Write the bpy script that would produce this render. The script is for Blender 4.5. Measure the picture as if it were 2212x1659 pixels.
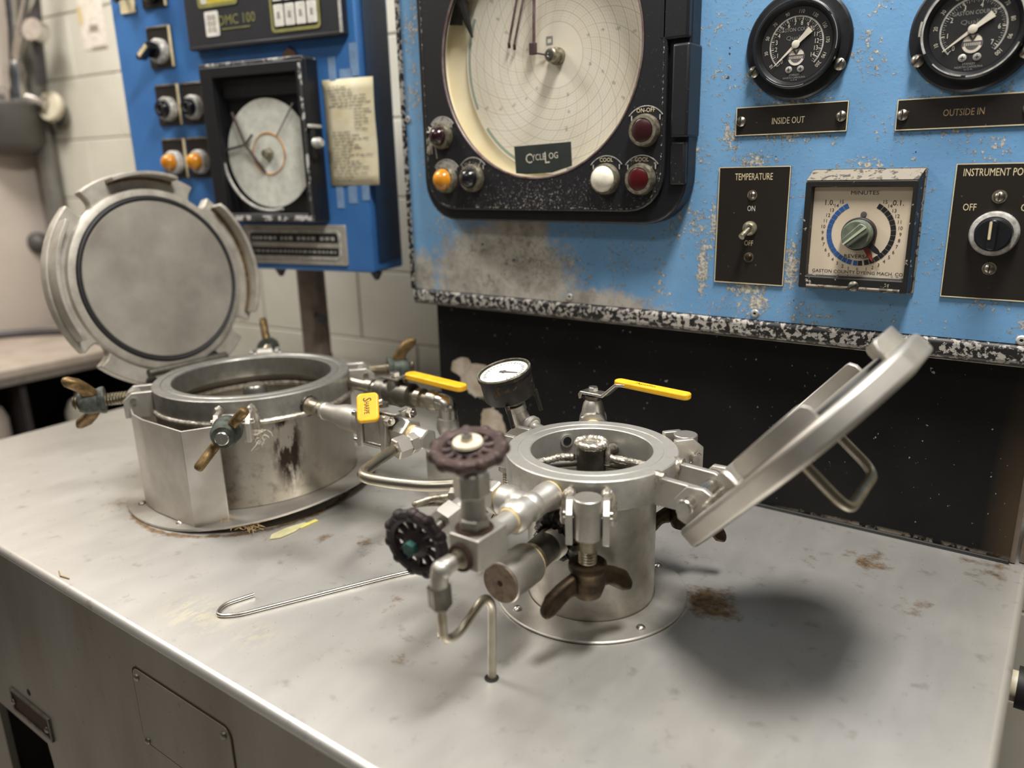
import bpy, bmesh, math, random
from mathutils import Vector, Matrix
random.seed(7)
S = 0.0008                      # one scene unit "u" is 0.8 mm; all builders work in u
PI = math.pi
C = bpy.context.scene.collection
for _o in list(bpy.data.objects): bpy.data.objects.remove(_o)

# ------------------------------------------------------------------ camera, world, lights, exposure
sc = bpy.context.scene
cd = bpy.data.cameras.new('camera'); cam = bpy.data.objects.new('camera', cd); C.objects.link(cam)
cd.sensor_width = 36.0; cd.lens = 1666.0 / 2212.0 * 36.0
R3 = Matrix(((0.81043318, -0.13951199, 0.56897669), (0.58533484, 0.23280391, -0.77665016), (-0.02410798, 0.96246493, 0.27033324)))
cam.matrix_world = Matrix.Translation(Vector((494.45, -857.92, 600.0)) * S) @ R3.to_4x4()
cd.clip_start = 0.02; cd.clip_end = 60
cd.dof.use_dof = True; cd.dof.focus_distance = 1140 * S; cd.dof.aperture_fstop = 2.5
sc.camera = cam
w = bpy.data.worlds.new('world'); sc.world = w; w.use_nodes = True
w.node_tree.nodes['Background'].inputs[0].default_value = (1.0, 0.97, 0.93, 1)
w.node_tree.nodes['Background'].inputs[1].default_value = 0.07
def area(name, loc, sx, sy, energy, col=(1, .972, .93), rot=(0, 0, 0)):
    l = bpy.data.lights.new(name, 'AREA'); l.shape = 'RECTANGLE'; l.size = sx * S; l.size_y = sy * S; l.energy = energy; l.color = col
    o = bpy.data.objects.new(name, l); C.objects.link(o); o.location = Vector(loc) * S; o.rotation_euler = rot
area('ceiling_lamp_bench', (500, -150, 2380), 340, 620, 56)
area('ceiling_lamp_left', (-2000, -300, 2380), 900, 500, 40)
area('ceiling_lamp_front', (-500, -1900, 2380), 1500, 500, 13)
vs = sc.view_settings
vs.view_transform = 'Standard'; vs.look = 'None'; vs.gamma = 1.0; vs.exposure = 0.0; vs.use_curve_mapping = False

# ------------------------------------------------------------------ materials
def lin(c):
    return tuple((v / 12.92 if v <= .04045 else ((v + .055) / 1.055) ** 2.4) for v in [x / 255.0 for x in c])
class NT:
    def __init__(s, name):
        s.m = bpy.data.materials.new(name); s.m.use_nodes = True; s.t = s.m.node_tree; s.n = s.t.nodes; s.b = s.n['Principled BSDF']
        s.geo = s.n.new('ShaderNodeNewGeometry'); s.tc = s.n.new('ShaderNodeTexCoord')
        s.pos = s.geo.outputs['Position']; s.obj = s.tc.outputs['Object']
    def link(s, a, b): s.t.links.new(a, b)
    def math(s, op, a, b=None, clamp=False):
        n = s.n.new('ShaderNodeMath'); n.operation = op; n.use_clamp = clamp
        for i, v in enumerate((a, b)):
            if v is None: continue
            if isinstance(v, (int, float)): n.inputs[i].default_value = v
            else: s.link(v, n.inputs[i])
        return n.outputs[0]
    def noise(s, scale, detail=4, rough=.55, vec=None, stretch=None, dist=0):
        n = s.n.new('ShaderNodeTexNoise'); n.inputs['Scale'].default_value = scale; n.inputs['Detail'].default_value = detail
        n.inputs['Roughness'].default_value = rough; n.inputs['Distortion'].default_value = dist
        v = vec or s.pos
        if stretch:
            mp = s.n.new('ShaderNodeMapping'); mp.inputs['Scale'].default_value = stretch; s.link(v, mp.inputs[0]); v = mp.outputs[0]
        s.link(v, n.inputs['Vector']); return n.outputs[0]
    def ramp(s, v, a, b, out=(0, 1)):
        n = s.n.new('ShaderNodeMapRange'); n.clamp = True
        n.inputs[1].default_value = a; n.inputs[2].default_value = b; n.inputs[3].default_value = out[0]; n.inputs[4].default_value = out[1]
        s.link(v, n.inputs[0]); return n.outputs[0]
    def mix(s, f, a, b):
        n = s.n.new('ShaderNodeMix'); n.data_type = 'RGBA'
        if isinstance(f, (int, float)): n.inputs[0].default_value = f
        else: s.link(f, n.inputs[0])
        for i, v in ((6, a), (7, b)):
            if isinstance(v, tuple): n.inputs[i].default_value = (*v[:3], 1)
            else: s.link(v, n.inputs[i])
        return n.outputs[2]
    def mixf(s, f, a, b):
        return s.math('ADD', s.math('MULTIPLY', f, b - a), a)
    def near(s, c, r, axes=(1, 1, 1)):       # 1 at point c (u), 0 at radius r (u); axes weight the distance
        n = s.n.new('ShaderNodeVectorMath'); n.operation = 'SUBTRACT'; s.link(s.pos, n.inputs[0]); n.inputs[1].default_value = [x * S for x in c]
        m = s.n.new('ShaderNodeVectorMath'); m.operation = 'MULTIPLY'; s.link(n.outputs[0], m.inputs[0]); m.inputs[1].default_value = axes
        l = s.n.new('ShaderNodeVectorMath'); l.operation = 'LENGTH'; s.link(m.outputs[0], l.inputs[0])
        return s.ramp(l.outputs['Value'], 0, r * S, (1, 0))
    def bump(s, h, strength=.3, dist=.001):
        n = s.n.new('ShaderNodeBump'); n.inputs['Strength'].default_value = strength; n.inputs['Distance'].default_value = dist
        s.link(h, n.inputs['Height']); s.link(n.outputs[0], s.b.inputs['Normal'])
    def out(s, col, rough=None, metal=None):
        for k, v in (('Base Color', col), ('Roughness', rough), ('Metallic', metal)):
            if v is None: continue
            if isinstance(v, tuple): s.b.inputs[k].default_value = (*v[:3], 1)
            elif isinstance(v, (int, float)): s.b.inputs[k].default_value = v
            else: s.link(v, s.b.inputs[k])
        return s.m
M = {}
def simple(name, col, rough=.5, metal=0.0, var=.12, scale=60, col2=None, bump=0, bscale=300, stretch=None, thr=(.35, .65), rvar=.0):
    t = NT(name); c = lin(col); c2 = lin(col2) if col2 else tuple(x * (1 - var * 2) for x in c)
    nz = t.noise(scale, 5, .6, stretch=stretch); f = t.ramp(nz, *thr)
    rg = t.mixf(f, rough, min(1, rough + rvar)) if rvar else rough
    if bump: t.bump(t.noise(bscale, 3), bump, .0006)
    M[name] = t.out(t.mix(f, c, c2), rg, metal); return M[name]
def worn(name, col, wear, thr, scale=120, rough=.5, metal=0, wrough=.6, detail=8, bump=.25, low=None):
    t = NT(name); n = t.noise(scale, detail, .62)
    if low: n = t.math('ADD', n, t.math('MULTIPLY', t.math('SUBTRACT', t.noise(low[0], 3), .5), low[1]))
    f = t.ramp(n, thr, thr + .035)
    t.bump(t.math('MULTIPLY', f, -1.0), bump, .0008)
    M[name] = t.out(t.mix(f, lin(col), lin(wear)), t.mixf(f, rough, wrough), metal); return M[name]

simple('steel', (200, 196, 188), .36, .88, scale=25, col2=(166, 160, 150), bump=.08, bscale=500, rvar=.12)
simple('steel_bright', (214, 210, 202), .22, 1.0, scale=40, col2=(190, 185, 176), rvar=.1)
simple('steel_ring', (190, 188, 182), .44, .7, scale=60, col2=(168, 165, 158), bump=.12, bscale=400, rvar=.12)
simple('steel_ring_large', (158, 156, 150), .42, .8, scale=50, col2=(134, 131, 125), bump=.12, bscale=400, rvar=.1)
simple('steel_dark', (128, 124, 116), .42, 1.0, scale=50, col2=(92, 88, 80), bump=.1, rvar=.1)
simple('steel_satin', (205, 201, 193), .45, .85, scale=14, col2=(180, 174, 165), bump=.1, bscale=600)
simple('weld', (214, 208, 196), .38, .85, scale=160, col2=(150, 142, 128), bump=.9, bscale=420)
simple('weld_black', (40, 37, 34), .35, .7, scale=160, col2=(92, 88, 82), bump=1.0, bscale=420)
simple('aluminium_cast', (190, 184, 172), .52, .45, scale=30, col2=(160, 153, 141), bump=.15, bscale=300)
simple('lid_face', (176, 170, 158), .48, .4, scale=9, col2=(148, 141, 130), bump=.1, bscale=250)
simple('rubber', (34, 35, 36), .6)
simple('brass', (132, 106, 68), .45, .7, scale=90, col2=(84, 68, 44), bump=.2, rvar=.15)
simple('bronze_dark', (74, 60, 42), .42, .85, scale=70, col2=(40, 33, 25), bump=.2, rvar=.2)
simple('verdigris', (84, 92, 84), .6, .4, scale=110, col2=(52, 52, 44), bump=.3)
simple('green_nut', (44, 98, 90), .55, .2, scale=120, col2=(28, 60, 54), bump=.3)
simple('iron_red', (80, 62, 57), .55, .25, scale=70, col2=(56, 43, 40), bump=.35, bscale=260, rvar=.1)
simple('iron_black', (56, 42, 42), .55, .25, scale=45, col2=(34, 29, 30), bump=.35, bscale=260)
simple('lever_yellow', (236, 180, 28), .42, 0, scale=60, col2=(214, 152, 22), thr=(.45, .8))
simple('black_ink', (22, 20, 18), .6)
simple('white_paint', (226, 218, 200), .55)
simple('cream_ink', (224, 208, 168), .55)
simple('cream_dim', (168, 140, 104), .55)
simple('grey_ink', (150, 148, 144), .6)
simple('grey_dim', (104, 102, 100), .6)
simple('tape_tan', (214, 192, 140), .7, 0, scale=200)
simple('tube_steel', (182, 176, 162), .3, 1.0, scale=30, col2=(150, 140, 120), rvar=.15)
simple('rust_ring', (70, 48, 34), .8, .2, scale=120)
simple('screw_steel', (186, 180, 168), .35, 1.0, scale=200, col2=(120, 112, 100))
simple('bezel_dirty', (172, 166, 148), .45, .8, scale=160, col2=(110, 102, 84), bump=.3)
simple('white_metal', (206, 204, 198), .45, .3, scale=140, col2=(150, 146, 138))
simple('lens_red', (74, 14, 18), .25); simple('lens_red_dark', (52, 20, 22), .28); simple('lens_black', (22, 22, 26), .2)
simple('lens_amber', (206, 142, 32), .25, 0, scale=60, col2=(176, 106, 16)); simple('lens_white', (236, 230, 212), .3); simple('lens_maroon', (40, 16, 22), .18)
simple('dial_black', (38, 37, 36), .45); simple('gloss_black', (20, 21, 25), .35, 0, var=.1, scale=80, rvar=.1)
simple('script_grey', (120, 118, 114), .6); simple('emblem_grey', (96, 92, 92), .6)
simple('knob_green', (104, 111, 96), .5, 0, scale=120, col2=(82, 89, 76)); simple('knob_ridge', (186, 196, 168), .5)
simple('red_paint', (142, 52, 44), .5); simple('seg_blue', (46, 92, 158), .5); simple('seg_black', (28, 30, 34), .5)
simple('dial_cream', (214, 200, 180), .5, 0, scale=8, col2=(206, 190, 166))
simple('case_cream', (232, 225, 202), .6, 0, scale=18, col2=(224, 213, 182))
simple('paper', (224, 215, 188), .8, 0, scale=30, col2=(208, 196, 158)); simple('paper_wall', (226, 216, 202), .8)
simple('tape_clear', (128, 156, 190), .3); simple('smudge', (150, 138, 122), .8)
simple('pen_grey', (130, 116, 112), .4, .2, col2=(96, 70, 70)); simple('pen_dark', (66, 50, 48), .5)
simple('logo_plate', (44, 52, 48), .5)
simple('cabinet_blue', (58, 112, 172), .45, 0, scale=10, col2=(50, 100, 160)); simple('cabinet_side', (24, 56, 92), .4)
simple('olive_trim', (132, 130, 72), .6); simple('key_white', (222, 218, 208), .5); simple('screen_yellow', (196, 176, 60), .4)
simple('controller_black', (34, 35, 39), .5); simple('frame_black', (20, 20, 23), .45); simple('chart_pale', (216, 216, 204), .7)
simple('post_brown', (112, 98, 86), .5, .2, scale=20, col2=(88, 76, 66))
simple('wall_paint', (206, 202, 187), .6, 0, scale=5, col2=(195, 190, 174), bump=.15, bscale=150)
simple('wall_mortar', (186, 180, 160), .8)
simple('wall_left_paint', (196, 184, 172), .6, 0, scale=4, col2=(186, 174, 162), bump=.1, bscale=150)
simple('floor_paint', (160, 156, 146), .5, 0, scale=8, col2=(140, 134, 124)); simple('ceiling_white', (224, 220, 212), .8)
simple('laminate', (178, 164, 152), .5, 0, scale=12, col2=(160, 146, 132)); simple('laminate_edge', (120, 112, 104), .5)
simple('cupboard_dark', (46, 40, 38), .7, 0, scale=30); simple('wood_brown', (112, 82, 66), .6, 0, scale=30)
simple('tank_grey', (86, 83, 78), .5, .2, scale=10); simple('pipe_grey', (134, 130, 122), .45, .3, scale=10, col2=(104, 102, 96)); simple('chrome', (214, 210, 206), .2, 1.0)
simple('flange_cream', (214, 204, 178), .5); simple('hose_dark', (74, 68, 70), .5)
simple('lint', (214, 206, 188), .9); simple('dry_leaf', (204, 196, 150), .8); simple('strip_yellow', (222, 210, 110), .6); simple('straw', (168, 140, 96), .8)
simple('black_void', (10, 10, 10), .8)
simple('thread_steel', (164, 154, 134), .35, 1.0, scale=120)
def black_door():
    t = NT('black_door'); n = t.noise(380, 6, .62); d = t.near((-330, 350, 535), 190, (.8, 1, 2.4))
    d = t.math('MAXIMUM', d, t.math('MULTIPLY', t.near((-90, 350, 545), 80), .7))
    f = t.ramp(t.math('ADD', n, t.math('MULTIPLY', d, .13)), .66, .76)
    M['black_door'] = t.out(t.mix(t.math('MULTIPLY', f, .8), lin((26, 26, 29)), lin((150, 144, 138))), t.mixf(f, .42, .8), 0.0)
black_door()
worn('trim_peel', (20, 19, 18), (160, 154, 146), .50, 150, .5, 0, .6, bump=.5, low=(5, .1))
worn('timer_frame', (28, 26, 24), (190, 182, 166), .605, 70, .45, 0, .6, bump=.4)
worn('timer_top', (122, 114, 100), (60, 52, 44), .54, 110, .6, 0, .6, bump=.4)
worn('plate_black', (32, 27, 23), (92, 82, 70), .69, 150, .4, 0, .7, bump=.1)
worn('recorder_trim', (52, 50, 50), (176, 174, 170), .52, 60, .5, 0, .5, bump=.2)
worn('gauge_case', (36, 33, 30), (92, 70, 50), .58, 90, .5, .3, .8, bump=.5)
worn('legend_worn', (26, 25, 24), (150, 146, 138), .56, 260, .5, 0, .7, bump=.2)
worn('legend_dirty', (150, 146, 138), (60, 56, 52), .56, 200, .6, 0, .7, bump=.2)

def glass(name):
    t = NT(name); n = t.n; tr = n.new('ShaderNodeBsdfTransparent'); gl = n.new('ShaderNodeBsdfGlossy'); gl.inputs['Roughness'].default_value = .03
    lw = n.new('ShaderNodeLayerWeight'); mx = n.new('ShaderNodeMixShader')
    t.link(t.math('ADD', t.math('MULTIPLY', t.math('POWER', lw.outputs['Facing'], 4), .5), .03), mx.inputs[0]); t.link(tr.outputs[0], mx.inputs[1]); t.link(gl.outputs[0], mx.inputs[2])
    t.link(mx.outputs[0], n['Material Output'].inputs[0]); M[name] = t.m
glass('glass')

def table_material():
    t = NT('table_paint'); n1 = t.noise(3.2, 5); n2 = t.noise(26, 6, .65, stretch=(1.0, .35, 1)); n3 = t.noise(240, 3)
    c = t.mix(t.ramp(n1, .35, .65), lin((208, 205, 200)), lin((197, 194, 188)))
    c = t.mix(t.math('MULTIPLY', t.ramp(n2, .56, .74), .25), c, lin((206, 201, 190)))
    c = t.mix(t.math('MULTIPLY', t.ramp(t.noise(38, 5, .6), .60, .74), .5), c, lin((140, 134, 122)))
    rust = [((140, 84, 0), 70, .95), ((165, 66, 0), 46, .7), ((303, 330, 0), 60, .7), ((-406, -56, 0), 50, .55), ((-478, -90, 0), 34, .55), ((-130, -260, 0), 45, .45),
            ((-240, -170, 0), 60, .35), ((-340, -160, 0), 55, .35), ((-340, 150, 0), 160, .4), ((60, 190, 0), 120, .3), ((380, 230, 0), 60, .45), ((455, 395, 0), 90, .5), ((-905, -190, 0), 80, .5), ((-980, 60, 0), 120, .4), ((230, 280, 0), 45, .45)]
    rn = t.noise(46, 7, .68); tot = None
    for p, r, k in rust:
        v = t.math('MULTIPLY', t.near(p, r), k); tot = v if tot is None else t.math('MAXIMUM', tot, v)
    ring = t.near((-772, -23, 0), 236); ring2 = t.ramp(t.math('ABSOLUTE', t.math('SUBTRACT', ring, .115)), 0, .06, (1, 0))
    tot = t.math('MAXIMUM', tot, t.math('MULTIPLY', ring2, .75))
    f = t.ramp(t.math('ADD', t.math('MULTIPLY', rn, .9), t.math('MULTIPLY', tot, .55)), .62, .80)
    f = t.math('MULTIPLY', f, t.ramp(tot, .02, .25))
    c = t.mix(t.math('MULTIPLY', f, .85), c, t.mix(t.ramp(t.noise(140, 3), .4, .6), lin((164, 126, 70)), lin((108, 82, 48))))
    wt = t.math('MULTIPLY', t.ramp(t.noise(80, 6, .7, stretch=(1, .4, 1)), .46, .54), t.math('MAXIMUM', t.near((-445, -345, 0), 52, (.6, 1, 1)), t.math('MULTIPLY', t.near((-330, -330, 0), 40), .8)))
    c = t.mix(t.math('MULTIPLY', wt, 1.0), c, lin((226, 218, 196)))
    c = t.mix(t.ramp(t.noise(420, 1), .77, .778), c, lin((52, 46, 38)))
    c = t.mix(t.ramp(t.noise(380, 1, vec=t.obj), .80, .81), c, lin((226, 220, 206)))
    t.bump(t.math('ADD', t.math('MULTIPLY', n3, .4), n2), .08, .001)
    M['table_paint'] = t.out(c, t.mixf(t.ramp(n2, .4, .7), .41, .45), .82)
table_material()
def front_material():
    t = NT('table_front'); n = t.noise(5, 5, .6, stretch=(1, 1, .35))
    c = t.mix(t.ramp(n, .35, .65), lin((150, 146, 140)), lin((124, 116, 106)))
    c = t.mix(t.ramp(t.noise(90, 4), .66, .76), c, lin((86, 74, 60)))
    M['table_front'] = t.out(c, .45, .55)
front_material()
def blue_material():
    t = NT('panel_blue')
    base = t.mix(t.ramp(t.noise(7, 4), .35, .65), lin((118, 164, 204)), lin((104, 150, 192)))
    wearn = t.noise(150, 9, .68)
    sel = t.noise(16, 4, .6)
    m1 = t.ramp(t.math('ADD', t.math('MULTIPLY', wearn, .62), t.math('MULTIPLY', sel, .42)), .572, .60)
    # corroded surroundings of plates and instruments (u coordinates on the panel)
    tot = None
    for (x, z, r, ax, k) in ((112, 640, 110, (.9, 1, 2.6), 1), (112, 684, 110, (1, 1, 3.5), 1), (0, 500, 60, (2, 1, .5), 1), (130, 440, 60, (1.6, 1, .7), 1.2), (62, 396, 90, (1, 1, 2), 1.1), (62, 600, 90, (1, 1, 2.2), 1),
                             (80, 375, 46, (1.3, 1, 1), 1.3), (225, 592, 100, (1, 1, 3), .9), (340, 634, 110, (1, 1, 3), .8), (118, 765, 92, (1, 1, 1), .75), (344, 760, 94, (1, 1, 1), .7), (-18, 430, 80, (3.5, 1, .7), 1.3), (20, 640, 70, (1.6, 1, 1), 1), (400, 398, 90, (1, 1, 3), .8), (-20, 560, 120, (4, 1, .6), .6), (330, 500, 60, (1.5, 1, .6), .5)):
        v = t.math('MULTIPLY', t.near((x, 400, z), r, ax), k); tot = v if tot is None else t.math('MAXIMUM', tot, v)
    m2 = t.ramp(t.math('ADD', t.math('MULTIPLY', wearn, .8), t.math('MULTIPLY', tot, .27)), .60, .64)
    m2 = t.math('MULTIPLY', m2, t.ramp(tot, .05, .3))
    # big worn patch below the recorder
    big = t.math('MAXIMUM', t.near((-450, 400, 375), 235, (.8, 1, 1.2)), t.math('MAXIMUM', t.near((-400, 400, 460), 150, (1.3, 1, .8)), t.math('MULTIPLY', t.near((-230, 400, 340), 180, (.7, 1, 2.6)), .8)))
    big = t.math('MAXIMUM', big, t.math('MULTIPLY', t.near((-660, 400, 370), 130, (1.5, 1, 1)), .7))
    m3 = t.ramp(t.math('ADD', t.math('MULTIPLY', t.noise(75, 8, .66), .55), t.math('MULTIPLY', big, .85)), .52, .70)
    m = t.math('MAXIMUM', m1, m2)
    spots = t.ramp(t.noise(330, 4, .6), .3, .62)
    grey = t.mix(spots, lin((104, 99, 88)), lin((204, 200, 188)))
    c = t.mix(m, base, grey)
    c = t.mix(m3, c, t.mix(t.ramp(t.noise(36, 7, .65), .4, .62), lin((186, 181, 170)), lin((152, 146, 136))))
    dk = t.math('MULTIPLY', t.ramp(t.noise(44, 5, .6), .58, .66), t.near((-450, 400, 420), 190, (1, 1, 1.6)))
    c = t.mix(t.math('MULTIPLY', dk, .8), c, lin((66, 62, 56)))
    c = t.mix(t.ramp(t.noise(70, 3), .735, .75), c, lin((58, 70, 84)))
    t.bump(t.math('ADD', t.math('MULTIPLY', m, 1.0), t.math('MULTIPLY', wearn, .25)), .7, .0018)
    M['panel_blue'] = t.out(c, t.mixf(m, .34, .7), 0.0)
blue_material()
def backsplash_material():
    t = NT('black_sheet')
    c = t.mix(t.ramp(t.noise(9, 5), .4, .7), lin((17, 16, 16)), lin((25, 23, 22)))
    sp = t.math('MAXIMUM', t.ramp(t.noise(130, 2, .5), .76, .775), t.ramp(t.noise(300, 2, .5, stretch=(1, 1, .6)), .755, .77))
    c = t.mix(sp, c, lin((150, 144, 134)))
    edge = t.math('MULTIPLY', t.ramp(t.noise(60, 6, .7), .44, .5), t.near((330, 435, 4), 250, (1, 1, 26)))
    pe = t.noise(34, 6, .6)
    pk = t.math('MAXIMUM', t.near((-560, 435, 140), 74, (1, 1, 1)), t.math('MAXIMUM', t.near((-590, 435, 168), 56, (1, 1, 1.2)), t.near((-508, 435, 40), 80, (1.35, 1, .85))))
    pk = t.math('MAXIMUM', pk, t.math('MULTIPLY', t.near((-540, 435, 175), 60, (.8, 1, 3.6)), .9))
    f = t.ramp(t.math('ADD', t.math('MULTIPLY', pe, .8), pk), .86, .88)
    c = t.mix(t.math('MAXIMUM', f, t.math('MULTIPLY', edge, .8)), c, t.mix(t.ramp(pe, .4, .6), lin((176, 164, 150)), lin((150, 138, 118))))
    c = t.mix(t.math('MULTIPLY', t.near((474, 435, 60), 190, (5, 1, .6)), .6), c, lin((78, 64, 46)))
    t.bump(f, .3, -.0006)
    t.b.inputs['Specular IOR Level'].default_value = .12; M['black_sheet'] = t.out(c, .55, 0.0)
backsplash_material()
def stained_steel():
    t = NT('steel_stained'); c = t.mix(t.ramp(t.noise(10, 5, .6, stretch=(1, 1, .35)), .35, .65), lin((190, 185, 175)), lin((158, 151, 138)))
    st = t.math('MULTIPLY', t.math('MULTIPLY', t.ramp(t.noise(48, 6, .7, stretch=(1, 1, .3)), .46, .54), 2.0), t.near((-628, -28, 118), 88, (3.6, 2.2, .8)), True)
    c = t.mix(t.math('MULTIPLY', st, .95), c, lin((48, 38, 30)))
    low = t.math('MULTIPLY', t.ramp(t.noise(60, 6, .65), .5, .66), t.ramp(t.math('MULTIPLY', t.near((-700, -120, 20), 260, (1, 1, 1.8)), 1), 0, .6))
    c = t.mix(t.math('MULTIPLY', low, .5), c, lin((98, 86, 70)))
    M['steel_stained'] = t.out(c, .38, .95)
stained_steel()
def chart_material():
    t = NT('chart_paper'); sp = t.n.new('ShaderNodeSeparateXYZ'); t.link(t.obj, sp.inputs[0]); x, z = sp.outputs[0], sp.outputs[2]
    r = t.math('DIVIDE', t.math('SQRT', t.math('ADD', t.math('MULTIPLY', x, x), t.math('MULTIPLY', z, z))), 204 * S)
    th = t.math('DIVIDE', t.math('ARCTAN2', z, x), 2 * PI)
    def lines(v, per, wd): return t.math('LESS_THAN', t.math('PINGPONG', t.math('MULTIPLY', v, per), .5), wd)
    g = t.math('ADD', th, t.math('MULTIPLY', t.math('POWER', r, 1.5), .16))
    ring = t.math('MULTIPLY', lines(r, 45, .07), .30); ringM = t.math('MULTIPLY', lines(r, 11.25, .035), .6)
    arc = t.math('MULTIPLY', lines(g, 96, .05), .28); arcM = t.math('MULTIPLY', lines(g, 24, .018), .6)
    f = t.math('MAXIMUM', t.math('MAXIMUM', ring, ringM), t.math('MAXIMUM', arc, arcM))
    f = t.math('MULTIPLY', f, t.math('MULTIPLY', t.math('GREATER_THAN', r, .27), t.math('LESS_THAN', r, .955)))
    f = t.math('MAXIMUM', f, t.math('MULTIPLY', t.ramp(t.math('ABSOLUTE', t.math('SUBTRACT', r, .27)), 0, .008, (1, 0)), .5))
    c = t.mix(t.ramp(t.noise(14, 3), .35, .65), lin((226, 219, 202)), lin((218, 209, 188)))
    c = t.mix(t.math('MULTIPLY', f, .75), c, lin((104, 100, 88)))
    gr = t.math('MULTIPLY', t.math('MULTIPLY', t.math('GREATER_THAN', r, .955), t.math('LESS_THAN', r, .985)), lines(th, 6, .40))
    c = t.mix(t.math('MULTIPLY', gr, .75), c, lin((104, 132, 118)))
    M['chart_paper'] = t.out(c, .6, 0.0)
chart_material()

# ------------------------------------------------------------------ lettering (outlines of the built-in font)
TXT = {}
def prepare_text(strings):
    tmp = []
    for s in strings:
        cu = bpy.data.curves.new('t', 'FONT'); cu.body = s; cu.resolution_u = 2; o = bpy.data.objects.new('t', cu); C.objects.link(o); tmp.append((s, o, cu))
    bpy.context.view_layer.update(); dg = bpy.context.evaluated_depsgraph_get()
    for s, o, cu in tmp:
        me = bpy.data.meshes.new_from_object(o.evaluated_get(dg)); vs_ = [v.co.copy() for v in me.vertices]
        x0 = min(v.x for v in vs_); x1 = max(v.x for v in vs_)
        TXT[s] = ([((v.x - x0), v.y) for v in vs_], [tuple(p.vertices) for p in me.polygons], x1 - x0)
        bpy.data.meshes.remove(me); bpy.data.objects.remove(o); bpy.data.curves.remove(cu)
_str = ['INSIDE OUT', 'OUTSIDE IN', 'TEMPERATURE', 'ON', 'OFF', 'INSTRUMENT POWER', 'MINUTES', 'REVERSAL', 'GASTON COUNTY DYEING MACH. CO.', '1.0.', '0.1.', 'CYCLELOG', 'C', 'YCLE', 'L', 'OG', 'ON-OFF', 'COOL', 'GASTON COUNTY', 'Quality',
        'STANLEY', 'NORTH CAROLINA', 'U S A', 'DMC 100', 'Sharpe', 'S', 'HARPE', 'Apollo', 'BLOWER', 'HIGH LOW', 'HEAT', '+', 'x'] + [str(i) for i in range(0, 16)] + [str(i) for i in range(20, 210, 10)] + [str(i) for i in range(25, 275, 50)]
prepare_text(list(dict.fromkeys(_str)))

# ------------------------------------------------------------------ geometry helpers
class Fr:
    def __init__(s, o=(0, 0, 0), x=(1, 0, 0), y=(0, 1, 0), z=None):
        s.o = Vector(o); s.x = Vector(x).normalized(); y = Vector(y); y = (y - s.x * y.dot(s.x)).normalized(); s.y = y
        s.z = s.x.cross(s.y) if z is None else Vector(z).normalized()
    def p(s, a): return s.o + s.x * a[0] + s.y * a[1] + s.z * a[2]
    def sub(s, o, x=None, y=None):
        d = lambda v: s.x * v[0] + s.y * v[1] + s.z * v[2]
        return Fr(s.p(o), d(x or (1, 0, 0)), d(y or (0, 1, 0)))
W = Fr()
def axis_frame(o, d, ref=None):           # local z along d
    d = Vector(d).normalized(); r = Vector(ref) if ref else (Vector((0, 0, 1)) if abs(d.z) < .9 else Vector((1, 0, 0)))
    x = (r - d * r.dot(d)).normalized(); return Fr(o, x, d.cross(x))
def circ(r, n=32, cx=0, cy=0, a0=0.0): return [(cx + r * math.cos(a0 + 2 * PI * i / n), cy + r * math.sin(a0 + 2 * PI * i / n)) for i in range(n)]
def rrect(x0, y0, x1, y1, r, n=5):
    r = min(r, (x1 - x0) / 2 - .01, (y1 - y0) / 2 - .01); P = []
    for cx, cy, a in ((x1 - r, y1 - r, 0), (x0 + r, y1 - r, 90), (x0 + r, y0 + r, 180), (x1 - r, y0 + r, 270)):
        for i in range(n + 1):
            t = math.radians(a + 90 * i / n); P.append((cx + r * math.cos(t), cy + r * math.sin(t)))
    return P
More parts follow.
